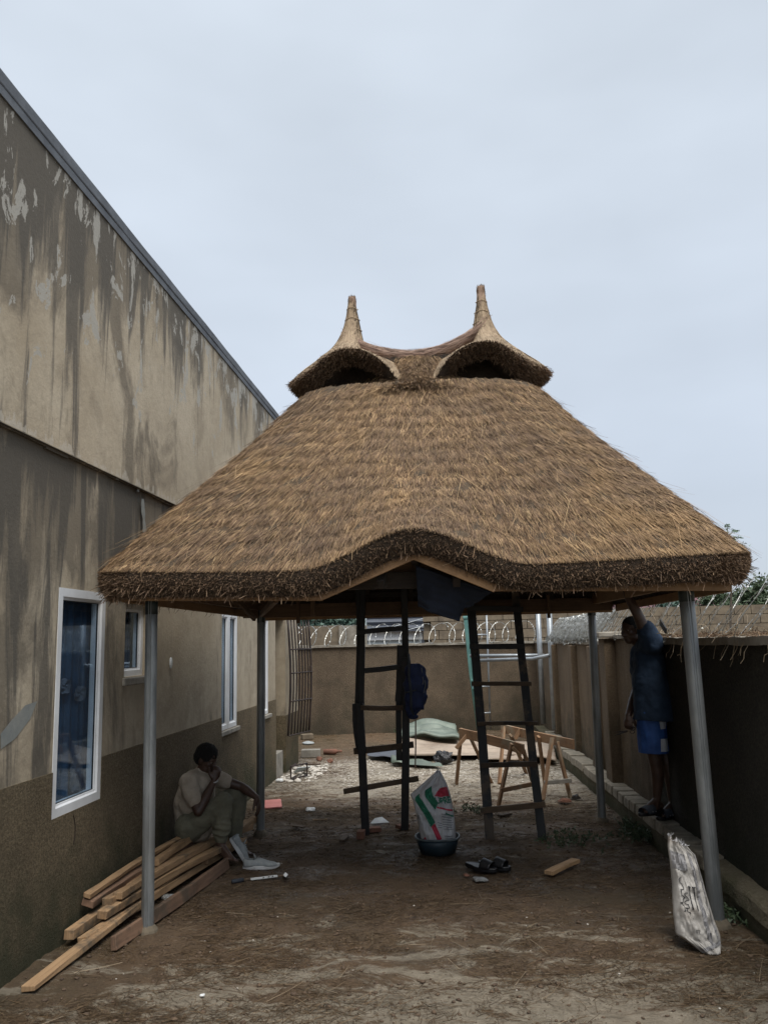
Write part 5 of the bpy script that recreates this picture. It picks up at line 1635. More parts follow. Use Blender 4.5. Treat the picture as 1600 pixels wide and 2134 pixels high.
def plank(label, a, b_, w, h, m='lumber', name='plank', cat='plank'):
    o = MB().bar(a, b_, w, h, segs=4, wob=0.004, rough=0.002).build(name, M[m], bevel=0.003, origin=a)
    tag(o, label, cat)
plank('short pale plank lying alone on the wet mud right of the slippers', (0.610, 6.747, 0.025), (0.865, 7.110, 0.025), 0.075, 0.03)
plank('thin dark offcut lying behind the bottom rung of the right ladder', (0.335, 8.923, 0.012), (0.448, 9.016, 0.012), 0.07, 0.02, 'rungwood')
plank('curled bark strip on the mud left of the black ladder', (-1.713, 8.475, 0.010), (-1.597, 8.421, 0.012), 0.06, 0.012, 'rungwood')
plank('thin bare stick lying on the mud left of the black ladder', (-1.573, 8.771, 0.008), (-1.426, 8.792, 0.008), 0.02, 0.012, 'lumber')
plank('thin reddish batten lying near the metal frame scrap', (-2.430, 12.620, 0.012), (-2.144, 12.650, 0.012), 0.04, 0.02, 'rungwood')
plank('dark chunk of wood on the mud left of the ladder brick', (-1.142, 7.844, 0.012), (-1.122, 8.024, 0.018), 0.05, 0.02, 'rungwood')

# ================================================================== SMALL THINGS ON THE GROUND
o = MB().box((0, 0, 0.02), (0.21, 0.30, 0.018), Matrix.Rotation(0.10, 3, 'X') @ Matrix.Rotation(0.25, 3, 'Z')).build('floor_tile', M['pink'], bevel=0.003, origin=(0, 0, 0))
o.location = (-2.177, 9.554, 0.000)
tag(o, 'pink ceramic tile lying on the mud by the far left pole', 'tile')
def scrap(name, label, p, s, mat, seed, cat='scrap', flat=0.5):
    o = MB().ell((0, 0, 0), (s, s * 0.8, s * flat), nu=12, nv=7).build(name, mat, origin=(0, 0, 0))
    for v in o.data.vertices:
        k = 1 + 0.55 * noise.noise(v.co * (1.2 / s) + Vector((seed, 0, 0)))
        v.co = Vector((v.co.x * k, v.co.y * k, max(v.co.z * k, -s * flat * 0.3) + s * flat * 0.3))
    o.location = p
    tag(o, label, cat)
scrap('foam_lump', 'white foam lump on the mud right of the pink tile', (-1.694, 9.276, 0.000), 0.055, M['foam'], 1, flat=0.6)
scrap('foam_lump', 'small white foam lump close to the threshold of the far door', (-2.464, 11.243, 0.000), 0.05, M['foam'], 8, flat=0.6)
o = MB(); o.v = [(-.09, -.02, 0.01), (.10, .02, 0.012), (.02, .10, 0.05), (-.05, .06, .045)]; o.face((0, 1, 2, 3))
o = o.build('paper_scrap', M['foam'], origin=(0, 0, 0)); o.modifiers.new('t', 'SOLIDIFY').thickness = .003; o.location = (-0.871, 8.596, 0.000)
tag(o, 'folded white paper scrap between the black ladder rails', 'paper')
scrap('plastic_wrap', 'crumpled clear plastic wrap in front of the slippers', (0.085, 6.656, 0.000), 0.06, M['film'], 3, flat=0.25, cat='plastic')
scrap('plastic_wrap', 'shiny clear plastic scrap caught between the timbers', (-2.108, 6.004, 0.050), 0.045, M['film'], 4, flat=0.5, cat='plastic')
scrap('clay_lump', 'tiny brown clay lump left of the clear plastic wrap', (-0.016, 6.759, 0.000), 0.025, M['redbrick'], 6, cat='clod')
scrap('stone', 'dark stone by the foot of the farther sawhorse', (1.245, 9.871, 0.000), 0.05, M['tarwood'], 7, cat='stone', flat=0.8)
scrap('stone', 'brown stone left of the farther sawhorse foot', (1.086, 9.707, 0.000), 0.07, M['redbrick'], 9, cat='stone', flat=0.4)
scrap('plastic_scrap', 'pale scrap of plastic on the bare mud in the left foreground', (-1.401, 4.529, 0.000), 0.013, M['foam'], 11, cat='plastic', flat=0.6)
o = MB().box((0, 0, 0.06), (0.30, 0.16, 0.12), Matrix.Rotation(0.1, 3, 'Z')).build('concrete_block', M['concrete'], bevel=0.008, origin=(0, 0, 0)); o.location = (-2.449, 13.535, 0.000)
tag(o, 'loose grey concrete block on the mud beside the house end', 'block')
o = MB().box((0, 0, 0.05), (0.22, 0.14, 0.10), Matrix.Rotation(0.5, 3, 'Z')).build('concrete_block', M['block'], bevel=0.01, origin=(0, 0, 0)); o.location = (-2.966, 16.000, 0.000)
tag(o, 'brown concrete block at the foot of the back wall by the house end', 'block')
o = MB().tube([(-.14, 0, .045), (0.05, 0.01, .045), (.10, 0.012, .05), (.16, 0.02, .05)], [0.045, 0.045, 0.02, 0.018], 10).build('bottle', M['redbrick'], smooth=True, origin=(0, 0, 0)); o.location = (-2.146, 13.793, 0.000)
tag(o, 'brown bottle lying on its side behind the concrete block', 'bottle')
scrap('mud_lump', 'rusty round lump on the mud in front of the concrete block', (-2.250, 13.145, 0.000), 0.05, M['redbrick'], 12, cat='clod', flat=0.9)
scrap('mud_lump', 'rusty round lump right of the reddish batten', (-2.042, 12.925, 0.000), 0.05, M['redbrick'], 14, cat='clod', flat=0.9)
scrap('cloth_scrap', 'small blue and grey cloth scrap at the house end by the back wall', (-2.823, 15.320, 0.000), 0.10, M['shoegrey'], 13, cat='cloth', flat=0.3)
# bent metal frame
mf = MB(); p = Vector((-2.323, 11.313, 0.000)); q = Vector((-2.158, 11.621, 0.000))
zz = Vector((0, 0, 0.16)); e = Vector((0.02, 0.25, 0))
for a, b_ in ((p, p + zz), (p + zz, q + zz), (q + zz, q), (q, p), (p + zz, p + zz + e), (p, p + e)):
    mf.tube([a + Vector((0, 0, .012)), b_ + Vector((0, 0, .012))], 0.011, 6)
tag(mf.build('bent_iron_scrap', M['iron']), 'bent dark metal frame scrap lying by the threshold of the far door', 'frame')
mb = MB(); mb.v = [(-2.372, 11.751, 0.020), (-2.228, 12.001, 0.020), (-2.137, 11.807, 0.100), (-2.304, 11.686, 0.100)]; mb.face((0, 1, 2, 3))
o = mb.build('glass_shard', M['paleblue']); o.modifiers.new('t', 'SOLIDIFY').thickness = .006
tag(o, 'pale bluish glass sheet fragment leaning on the bent metal frame', 'glass')
# hand tool near the shoes
ht = thing('hammer', 'small hammer with dark grip and marked shaft lying on the mud by the grey shoes', 'hammer', (-1.601, 6.656, 0.000))
MB().tube([(-1.800, 6.523, 0.018), (-1.724, 6.575, 0.018)], 0.016, 8).build('grip', M['bagdark'], ht, smooth=True)
MB().bar((-1.728, 6.575, 0.018), (-1.674, 6.602, 0.018), 0.014, 0.012).build('shaft', M['rungpale'], ht, bevel=.003)
MB().bar((-1.671, 6.589, 0.018), (-1.478, 6.667, 0.022), 0.024, 0.012).build('marked_bar', M['foam'], ht, bevel=.002)
for px_ in ((-1.570, 6.590, 0.030), (-1.533, 6.610, 0.030), (-1.506, 6.623, 0.030)):
    MB().box(px_, (0.006, 0.022, 0.004)).build('mark', M['iron'], ht)
MB().bar((-1.478, 6.667, 0.022), (-1.423, 6.694, 0.022), 0.014, 0.01).build('shaft', M['rungpale'], ht, bevel=.002)
MB().bar((-1.437, 6.777, 0.000), (-1.385, 6.532, 0.065), 0.028, 0.028, up=(0, 1, 0)).build('head', M['foam'], ht, bevel=.005)

# ---- basin
bc = Vector((-0.257, 7.493, 0.000)); bc.z = 0
bs = thing('basin', 'mud splashed dark blue plastic basin holding the printed sack', 'basin', tuple(bc))
MB().lathe([(0.0, 0.006), (0.145, 0.006), (0.15, 0.012), (0.168, 0.07), (0.182, 0.125), (0.186, 0.127), (0.172, 0.07), (0.150, 0.0), (0.0, 0.0)], tuple(bc), 36).build('bowl', M['basin'], bs, smooth=True)
mb = MB(); mb.tube([(bc.x + 0.190 * math.cos(a), bc.y + 0.190 * math.sin(a), 0.130 + 0.004 * math.sin(3 * a)) for a in np.linspace(0, 2 * math.pi, 41)[:-1]], 0.0085, 8, closed=True)
mb.build('rim', M['basinrim'], bs, smooth=True)

# ---- printed sacks
def interp(tab, v):
    for i in range(len(tab) - 1):
        if v <= tab[i + 1][0]:
            f_ = (v - tab[i][0]) / (tab[i + 1][0] - tab[i][0])
            return Vector(tab[i][1]).lerp(Vector(tab[i + 1][1]), f_)
    return Vector(tab[-1][1])
def make_sack(name, label, left, right, thick, cr, seed, mat, closed_top=True):
    org = (Vector(left[0][1]) + Vector(right[0][1])) / 2
    s_ = thing(name, label, 'sack', tuple(org))
    def surf(u, v, front=True, off=0.0):
        """u 0..1 left to right on one face, v 0..1 bottom to top"""
        a = interp(left, v); b_ = interp(right, v)
        p = a.lerp(b_, u)
        t = thick(v) * (max(0.0, 4 * u * (1 - u)) ** 0.55)
        sg = -1 if front else 1
        n_ = cr * (noise.noise(Vector((u * 5, v * 7, seed + (0 if front else 9)))) + 0.6 * abs(noise.noise(Vector((u * 11 + v * 6, v * 5 - u * 4, seed)))) + 0.35 * noise.noise(Vector((u * 24, v * 28, seed))))
        e = min(1, 8 * u, 8 * (1 - u))
        return Vector((p.x, p.y + sg * (t + n_ * e + off), p.z + 0.4 * n_ * e))
    nu_, nv_ = 44, 60
    mb = MB(); ring = nu_ * 2
    for j in range(nv_ + 1):
        for i in range(nu_):
            mb.v.append(tuple(surf(i / nu_, j / nv_, True)))
        for i in range(nu_):
            mb.v.append(tuple(surf(1 - i / nu_, j / nv_, False)))
    for j in range(nv_):
        for i in range(ring):
            a = j * ring + i; b_ = j * ring + (i + 1) % ring
            mb.face((a, b_, b_ + ring, a + ring))
    mb.face(list(range(ring))[::-1])
    if closed_top:
        mb.face([nv_ * ring + i for i in range(ring)])
    mb.build('sack_body', mat, s_, smooth=True)
    return s_, surf
def patch(parent, surf, name, mat, fn, nu, nv, off=0.007):
    """flat print: fn(a,b) -> (u,v) on the face of the sack"""
    mb = MB().grid(lambda a, b_: surf(*fn(a, b_), True, off), nu, nv)
    return mb.build(name, mat, parent)
def print_text(parent, surf, txt, u0, v0, size_u, ang, mat, aspect=1.0, off=0.004, name='lettering', weight=0.02):
    cu = bpy.data.curves.new('lettering', 'FONT'); cu.body = txt; cu.size = 1.0; cu.offset = weight; cu.resolution_u = 2
    tmp = bpy.data.objects.new('lettering', cu); col.objects.link(tmp)
    dg = bpy.context.evaluated_depsgraph_get(); dg.update()
    me = bpy.data.meshes.new_from_object(tmp.evaluated_get(dg))
    bpy.data.objects.remove(tmp)
    V = [tuple(v.co) for v in me.vertices]; Fc = [tuple(p.vertices) for p in me.polygons]
    mb = MB(); ca, sa = math.cos(ang), math.sin(ang)
    for (x, y, z) in V:
        X = (x * ca - y * sa) * size_u; Y_ = (x * sa + y * ca) * size_u * aspect
        mb.v.append(tuple(surf(min(max(u0 + X, 0.01), 0.99), min(max(v0 + Y_, 0), 1), True, off)))
    for f_ in Fc:
        mb.face(f_)
    bpy.data.meshes.remove(me)
    return mb.build(name, mat, parent)
M['sackwhite'] = simple('sack_white', (0.60, 0.60, 0.61), (0.45, 0.45, 0.46), 6, 0.6, bs=0.25)
M['sackgrey'] = simple('sack_grey', (0.46, 0.44, 0.41), (0.29, 0.275, 0.255), 9, 0.65, bs=0.3, dirt=(0.30, 0.25, 0.20))
M['pgreen'] = simple('green_print', (0.03, 0.22, 0.13), (0.025, 0.16, 0.10), 8, 0.6, bs=0)
M['pred'] = simple('red_print', (0.52, 0.05, 0.09), (0.42, 0.04, 0.07), 8, 0.6, bs=0)
M['pgrey'] = simple('grey_print', (0.20, 0.22, 0.24), (0.14, 0.15, 0.17), 8, 0.6, bs=0)
M['pblack'] = simple('black_print', (0.02, 0.02, 0.025), (0.03, 0.03, 0.035), 8, 0.6, bs=0)
M['stripe'] = simple('faded_stripe', (0.20, 0.20, 0.21), (0.28, 0.27, 0.27), 20, 0.7, bs=0)
L1 = [(0.0, (-0.361, 7.440, 0.060)), (0.15, (-0.400, 7.440, 0.134)), (0.40, (-0.428, 7.440, 0.312)), (0.62, (-0.458, 7.440, 0.440)), (0.66, (-0.481, 7.440, 0.484)), (0.72, (-0.442, 7.430, 0.521)), (0.85, (-0.353, 7.440, 0.591)), (1.0, (-0.234, 7.450, 0.685))]
R1_ = [(0.0, (-0.123, 7.440, 0.059)), (0.15, (-0.096, 7.440, 0.134)), (0.40, (-0.102, 7.440, 0.291)), (0.62, (-0.122, 7.440, 0.438)), (0.66, (-0.129, 7.440, 0.470)), (0.72, (-0.140, 7.430, 0.519)), (0.85, (-0.162, 7.440, 0.581)), (1.0, (-0.213, 7.450, 0.685))]
sk, sf = make_sack('printed_sack', 'white rice sack printed green and red, standing upright in the basin', L1, R1_, lambda v: (0.075 + 0.03 * min(1, v * 5)) * (1 - v) ** 0.5 + 0.010, 0.040, 1.0, M['sackwhite'])
def band(u0, v0, u1, v1, w):
    d = Vector((u1 - u0, (v1 - v0))); n_ = Vector((-d.y, d.x)).normalized() * w
    def f(a, b_):
        return (u0 + d.x * a + n_.x * (b_ - .5), v0 + d.y * a + n_.y * (b_ - .5) * 0.6)
    return f
patch(sk, sf, 'green_band', M['pgreen'], band(0.14, 0.66, 0.42, 0.33, 0.17), 16, 5)
patch(sk, sf, 'green_band', M['pgreen'], band(0.36, 0.77, 0.60, 0.56, 0.17), 16, 5)
patch(sk, sf, 'red_band', M['pred'], band(0.42, 0.33, 0.56, 0.14, 0.13), 12, 5)
patch(sk, sf, 'red_band', M['pred'], band(0.12, 0.16, 0.18, 0.04, 0.10), 8, 4)
patch(sk, sf, 'red_emblem', M['pred'], lambda a, b_: (0.97 - b_ * (0.36 - 0.10 * a), 0.665 + 0.12 * a), 10, 8)
print_text(sk, sf, 'SUPRE', 0.53, 0.585, 0.165, 0.06, M['pgreen'], 0.55, weight=0.03, off=0.006)
patch(sk, sf, 'red_line', M['pred'], band(0.60, 0.55, 0.98, 0.50, 0.035), 10, 2)
patch(sk, sf, 'green_line', M['pgreen'], band(0.80, 0.47, 0.98, 0.43, 0.035), 8, 2)
print_text(sk, sf, 'E', 0.02, 0.37, 0.14, 0.0, M['pgrey'], 0.45)
for k in range(7):
    patch(sk, sf, 'small_print', M['pgrey'], band(0.68, 0.46 - k * 0.030, 0.96 - 0.02 * (k % 3), 0.445 - k * 0.030, 0.012), 12, 1)
for k in range(3):
    patch(sk, sf, 'small_print', M['pgrey'], band(0.55, 0.36 - k * 0.028, 0.66, 0.355 - k * 0.028, 0.012), 6, 1)
for k in range(4):
    patch(sk, sf, 'small_print', M['pgrey'], band(0.70, 0.19 - k * 0.026, 0.92, 0.18 - k * 0.026, 0.014), 8, 1)
# crumpled film round the bottom of the sack inside the basin
scrap('plastic_wrap', 'crumpled clear film bunched round the sack bottom inside the basin', (bc.x + 0.09, bc.y - 0.03, 0.10), 0.075, M['film'], 21, cat='plastic', flat=0.7)
scrap('plastic_wrap', 'crinkled white film on the left of the sack inside the basin', (bc.x - 0.06, bc.y - 0.08, 0.10), 0.07, M['film'], 23, cat='plastic', flat=0.7)

L2 = [(0.0, (1.312, 5.240, -0.007)), (0.06, (1.261, 5.260, 0.032)), (0.15, (1.193, 5.280, 0.072)), (0.30, (1.192, 5.310, 0.176)), (0.55, (1.210, 5.360, 0.323)), (0.75, (1.214, 5.390, 0.438)), (0.90, (1.214, 5.420, 0.525)), (1.0, (1.223, 5.430, 0.578))]
R2_ = [(0.0, (1.425, 5.240, -0.006)), (0.06, (1.441, 5.260, 0.018)), (0.15, (1.444, 5.280, 0.074)), (0.30, (1.426, 5.310, 0.143)), (0.55, (1.402, 5.360, 0.288)), (0.75, (1.382, 5.390, 0.416)), (0.90, (1.373, 5.420, 0.480)), (1.0, (1.328, 5.430, 0.528))]
s2, sf2 = make_sack('woven_sack', 'crumpled grey white woven sack standing open beside the big right pole', L2, R2_, lambda v: 0.060 + 0.03 * math.sin(v * 3.1), 0.028, 4.0, M['sackgrey'], False)
def stripe(u0, u1, w, a=0.1, b1=0.93):
    return lambda p, q: (u0 + (u1 - u0) * p + w * (q - .5), a + (b1 - a) * p)
patch(s2, sf2, 'dark_stripe', M['stripe'], stripe(0.70, 0.66, 0.10), 40, 4)
patch(s2, sf2, 'thin_stripe', M['stripe'], stripe(0.88, 0.92, 0.035), 40, 2)
patch(s2, sf2, 'cross_stripe', M['stripe'], lambda p, q: (0.2 + 0.75 * p, 0.015 + 0.085 * p + 0.03 * q), 20, 2)
patch(s2, sf2, 'dark_panel', M['stripe'], lambda p, q: (0.03 + 0.42 * p, 0.73 + 0.16 * q), 10, 8)
for k, uu in enumerate((0.40, 0.53)):
    patch(s2, sf2, 'letter_stroke', M['pblack'], (lambda u_: (lambda p, q: (u_ + 0.02 * (0.5 - p) + 0.025 * q, 0.40 + 0.19 * p)))(uu), 10, 1)
    patch(s2, sf2, 'letter_stroke', M['pblack'], (lambda u_: (lambda p, q: (u_ - 0.035 + 0.09 * p, 0.59 + 0.012 * q)))(uu), 4, 1)
mb = MB()
for q in range(2):
    P = [sf2(0.20 + 0.10 * q + 0.045 * math.sin(t * 19 + q) + 0.02 * math.sin(t * 47), 0.36 + 0.30 * t * (1 - 0.4 * q) + 0.006 * math.cos(t * 33), True, 0.004) for t in np.linspace(0, 1, 70)]
    mb.tube(P, 0.0018, 4)
mb.build('faded_script', M['pblack'], s2)
print_text(s2, sf2, 'FZ', 0.40, 0.19, 0.10, 0.0, M['pblack'], 0.5, weight=0.0)
mb = MB()
for k in range(60):
    u_ = random.uniform(0.02, 0.98); p = sf2(u_, 1.0, random.random() < .5)
    mb.tube([p, p + Vector((random.gauss(0, .01), random.gauss(0, .01), random.uniform(0.004, .022)))], 0.0012, 3)
mb.build('frayed_edge', M['sackwhite'], s2, kind='stuff')

# ---- slippers
def slipper(label, c, rz, tiltx=0.0):
    t = thing('slipper', label, 'slipper', c, 'pair of black slippers')
    Rm_ = Matrix.Rotation(rz, 3, 'Z')
    def W(x, y, z):
        p = Rm_ @ Vector((x, y, z)); return (p.x + c[0], p.y + c[1], p.z + c[2])
    def outline(a):
        x = 0.145 * math.cos(a); w = 0.054 + 0.006 * math.cos(a) - 0.006 * math.cos(2 * a)
        return x, w * math.sin(a)
    mb = MB()
    for (k, z) in ((0.96, 0.0), (1.0, 0.006), (1.0, 0.028), (0.96, 0.034)):
        for i in range(32):
            x, y_ = outline(2 * math.pi * i / 32); mb.v.append(W(x * k, y_ * k, z + 0.01 * (x < -0.05)))
    for j in range(3):
        for i in range(32):
            mb.face((j * 32 + i, j * 32 + (i + 1) % 32, (j + 1) * 32 + (i + 1) % 32, (j + 1) * 32 + i))
    mb.face(list(range(32))[::-1]); mb.face([96 + i for i in range(32)])
    mb.build('sole', M['blackrub'], t, smooth=False, bevel=0.002)
    def up(u, v):
        a = math.pi * u; x = 0.0 + 0.085 * v + 0.01
        r_ = 0.060 - 0.004 * v
        return W(x + 0.012 * math.sin(a), r_ * math.cos(a), 0.024 + (0.072 - 0.022 * v) * math.sin(a) ** 0.8)
    o = MB().grid(up, 18, 8).build('upper_strap', M['blackrub'], t, smooth=True)
    o.modifiers.new('thickness', 'SOLIDIFY').thickness = 0.006
slipper('black slide slipper nearer the basin, toe to the right', (0.102, 6.921, 0.000), -0.55)
slipper('black slide slipper farther from the basin, behind its mate', (0.206, 6.964, 0.000), -0.50)

# ---- grey shoes
def shoe(label, org, M3, cat='shoe'):
    t = thing('sneaker', label, cat, org, 'grey knit sneakers by the seated man')
    o_ = Vector(org)
    def W(p):
        return tuple(M3 @ Vector(p) + o_)
    # sections heel x=0 .. toe x=.28 : (x, halfwidth, height)
    S_ = [(0.0, 0.018, 0.075), (0.015, 0.030, 0.088), (0.05, 0.036, 0.085), (0.09, 0.036, 0.078), (0.13, 0.040, 0.082), (0.17, 0.046, 0.070), (0.21, 0.048, 0.055), (0.25, 0.042, 0.045), (0.275, 0.028, 0.036), (0.287, 0.010, 0.028)]
    def sec(k, a):
        x, w, h = S_[k]
        c_, s_n = math.cos(a), math.sin(a)
        return W((x, w * c_, 0.024 + (h - 0.024) * max(0, s_n) ** 0.8))
    mb = MB(); n_ = 16
    for k in range(len(S_)):
        for i in range(n_ + 1):
            a = math.pi * i / n_
            mb.v.append(sec(k, a))
    for k in range(len(S_) - 1):
        for i in range(n_):
            if k in (1, 2) and 5 <= i <= 10:
                continue   # foot opening
            a = k * (n_ + 1) + i
            mb.face((a, a + 1, a + n_ + 2, a + n_ + 1))
    u_ = mb.build('upper', M['shoegrey'], t, smooth=True)
    u_.modifiers.new('thickness', 'SOLIDIFY').thickness = 0.004
    mb = MB(); n_ = 40
    def ol(i):
        a = 2 * math.pi * i / n_; x = 0.145 + 0.15 * math.cos(a); w = 0.043 + 0.008 * math.cos(a) - 0.004 * math.cos(2 * a)
        return x, w * math.sin(a)
    for (k, z) in ((0.94, -0.004), (1.0, 0.004), (1.0, 0.022), (0.95, 0.028)):
        for i in range(n_):
            x, y_ = ol(i); mb.v.append(W((0.145 + (x - 0.145) * k, y_ * k, z + 0.010 * max(0, (x - 0.22) / 0.07) ** 2)))
    for j in range(3):
        for i in range(n_):
            mb.face((j * n_ + i, j * n_ + (i + 1) % n_, (j + 1) * n_ + (i + 1) % n_, (j + 1) * n_ + i))
    mb.face(list(range(n_))[::-1]); mb.face([3 * n_ + i for i in range(n_)])
    mb.build('sole', M['sole'], t, smooth=False)
    for k in range(4):
        MB().tube([W((0.115 + k * 0.018, -0.018, 0.082 - k * 0.005)), W((0.122 + k * 0.018, 0, 0.090 - k * 0.006)), W((0.115 + k * 0.018, 0.018, 0.082 - k * 0.005))], 0.0025, 5).build('lace', M['shoegrey'], t)
    MB().tube([W((0.10, -0.012, 0.08)), W((0.085, 0, 0.112)), W((0.10, 0.012, 0.08))], 0.006, 6).build('tongue', M['shoegrey'], t, smooth=True)
shoe('grey sneaker lying flat on the mud with its toe to the right', (-1.816, 6.926, 0.004), Matrix.Rotation(0.16, 3, 'Z'))
Ms = Matrix.Rotation(0.35, 3, 'Z') @ Matrix.Rotation(1.0, 3, 'Y')
shoe('grey sneaker propped toe down against the seated man\'s bare foot', (-1.993, 7.140, 0.186), Ms)

# ================================================================== PEOPLE
def V3(*a):
    return Vector(a)
def limb(mb, pts, rs_):
    for i in range(len(pts) - 1):
        mb.cap(pts[i], pts[i + 1], rs_[i], rs_[i + 1], 14)
def frame(fw, up):
    f_ = Vector(fw).normalized(); s = f_.cross(Vector(up)).normalized(); u = s.cross(f_).normalized()
    return Matrix((f_, s, u)).transposed()      # columns: forward, right, up
def head(mb, c, fw, up):
    """c centre of the skull; forward and up vectors"""
    Rf = frame(fw, up); c = Vector(c)
    def W(x, y, z):
        return c + Rf @ Vector((x, y, z))
    mb.ell(W(-0.012, 0, 0.03), (0.098, 0.078, 0.088), Rf, 20, 12)
    mb.ell(W(0.020, 0, -0.025), (0.070, 0.064, 0.085), Rf, 18, 12)
    mb.ell(W(0.045, 0, -0.080), (0.040, 0.042, 0.034), Rf, 14, 8)       # chin / jaw
    mb.cap(W(0.078, 0, 0.005), W(0.102, 0, -0.030), 0.011, 0.017, 10)     # nose
    for s in (-1, 1):
        mb.ell(W(0.094, s * 0.013, -0.036), (0.010, 0.011, 0.008), Rf, 8, 6)
        mb.ell(W(0.058, s * 0.040, -0.015), (0.026, 0.022, 0.020), Rf, 10, 6)     # cheek
        mb.cap(W(0.078, s * 0.012, 0.026), W(0.066, s * 0.046, 0.022), 0.011, 0.009, 8)     # brow
        mb.ell(W(-0.008, s * 0.078, -0.008), (0.020, 0.008, 0.032), Rf, 10, 6)     # ear
        mb.ell(W(0.028, s * 0.048, -0.062), (0.040, 0.016, 0.026), Rf, 10, 6)
    mb.ell(W(0.082, 0, -0.060), (0.014, 0.026, 0.009), Rf, 10, 6)
    mb.ell(W(0.079, 0, -0.073), (0.014, 0.023, 0.009), Rf, 10, 6)
    return W, Rf
def eyes(W, Rf, parent):
    for s in (-1, 1):
        MB().ell(W(0.074, s * 0.030, 0.006), (0.010, 0.013, 0.007), Rf, 10, 6).build('eye', M['eye'], parent, smooth=True)
        MB().ell(W(0.082, s * 0.030, 0.006), (0.0035, 0.006, 0.006), Rf, 8, 6).build('pupil', M['hair'], parent, smooth=True)
def hand(mb, wr, d, nrm, curl=0.5, thumb=1, spread=0.10, curls=None):
    """wr wrist, d direction of the palm, nrm outward normal of the BACK of the hand"""
    wr = Vector(wr); d = Vector(d).normalized(); n_ = Vector(nrm); n_ = (n_ - d * n_.dot(d)).normalized(); s = d.cross(n_).normalized() * thumb
    Rf = Matrix((d, s, n_)).transposed()
    mb.cap(wr, wr + d * 0.03, 0.025, 0.026, 12)
    mb.ell(wr + d * 0.055, (0.048, 0.040, 0.017), Rf, 16, 10)
    tips = []
    for k, (off, L) in enumerate(((0.030, 0.072), (0.010, 0.080), (-0.010, 0.075), (-0.029, 0.060))):
        cu = curls[k] if curls else curl
        p = wr + d * (0.088 - abs(k - 1.3) * 0.004) + s * off
        dd = (d + s * (off * spread * 20)).normalized()
        r_ = 0.0098 if k < 3 else 0.0085
        pts = [wr + d * 0.05 + s * off * 0.8, p]
        a = 0
        for j, fl in enumerate((0.45, 0.32, 0.23)):
            a += cu * (0.9 if j == 0 else 1.0)
            q_ = dd * math.cos(a) - n_ * math.sin(a)
            pts.append(pts[-1] + q_ * L * fl)
        limb(mb, pts, [r_ * 1.2, r_ * 1.08, r_, r_ * 0.9, r_ * 0.78])
        tips.append(pts[-1])
    p = wr + d * 0.022 + s * 0.024
    t1 = (d * 0.65 + s * 0.75 - n_ * 0.25).normalized(); t2 = (d * 0.95 + s * 0.25 - n_ * (0.2 + curl * 0.5)).normalized()
    limb(mb, [p, p + t1 * 0.038, p + t1 * 0.038 + t2 * 0.032, p + t1 * 0.038 + t2 * 0.056], [0.016, 0.0125, 0.0115, 0.009])
    return tips
def foot(mb, ankle, d, up=(0, 0, 1), toes=True, L=0.25):
    a = Vector(ankle); d = Vector(d).normalized(); u = Vector(up); s = d.cross(u).normalized(); u = s.cross(d)
    Rf = Matrix((d, s, u)).transposed()
    heel = a - d * 0.045 - u * 0.055
    mb.ell(heel + d * 0.01, (0.040, 0.031, 0.033), Rf, 12, 8)
    mb.cap(a, heel + d * 0.07 + u * 0.012, 0.036, 0.034, 12)
    mb.cap(heel + d * 0.05, heel + d * 0.17 - u * 0.008, 0.030, 0.026, 12)
    mb.cap(a + d * 0.02 - u * 0.01, heel + d * 0.18 + u * 0.0, 0.030, 0.022, 12)
    mb.ell(heel + d * 0.175 - u * 0.008, (0.035, 0.046, 0.020), Rf, 14, 8)
    for k in range(5):
        off = -0.034 + k * 0.017; l = 0.048 - k * 0.006
        p = heel + d * (0.195 - k * 0.007) + s * off - u * 0.013
        r_ = 0.0135 if k == 0 else 0.0095
        mb.cap(p - d * 0.02, p + d * l * 0.7 - u * 0.004, r_, r_ * 0.9, 10)

# ------------------------------------------------------------------ seated man
sm = thing('person', 'man in tan shirt and khaki trousers sitting on the timber pile, hand at his mouth', 'person', (-2.25, 7.3, 0.2))
hipL = V3(-2.30, 7.08, 0.30); hipR = V3(-2.28, 7.34, 0.30)      # near, far
kneeN = Vector((-2.019, 7.050, 0.505)); kneeF = Vector((-2.013, 7.500, 0.512))
ankN = Vector((-2.035, 7.030, 0.184)); ankF = Vector((-2.032, 7.420, 0.122))
shN = Vector((-2.329, 7.060, 0.668)); shF = Vector((-2.246, 7.400, 0.661))
elN = Vector((-2.207, 6.960, 0.446)); wrN = Vector((-2.117, 7.100, 0.668))
elF = Vector((-1.971, 7.440, 0.562)); wrF = Vector((-1.822, 7.380, 0.483))
chest = (shN + shF) / 2
pel = (hipL + hipR) / 2
neckb = chest + V3(0.02, 0, 0.06)
hc = Vector((-2.219, 7.220, 0.829))
body = MB()
limb(body, [pel + V3(0, 0, 0.02), pel.lerp(chest, 0.45) + V3(-0.05, 0, 0), chest + V3(-0.01, 0, -0.08)], [0.135, 0.125, 0.135])
limb(body, [neckb, hc + V3(-0.02, 0, -0.05)], [0.060, 0.052])
limb(body, [chest + V3(0, 0, 0), shN], [0.09, 0.062]); limb(body, [chest, shF], [0.09, 0.062])
limb(body, [hipL, kneeN, ankN], [0.090, 0.058, 0.040]); limb(body, [hipR, kneeF, ankF], [0.090, 0.058, 0.040])
limb(body, [kneeN + V3(0, 0, -.05), kneeN.lerp(ankN, 0.35) + V3(-0.015, 0, 0), ankN], [0.055, 0.055, 0.036])
limb(body, [shN, elN, elN.lerp(wrN, 0.35), wrN], [0.055, 0.040, 0.043, 0.027])
limb(body, [shF, elF, elF.lerp(wrF, 0.35), wrF], [0.055, 0.039, 0.041, 0.026])
WH, RH = head(body, hc, (0.82, -0.28, -0.38), (0.40, -0.10, 0.90))
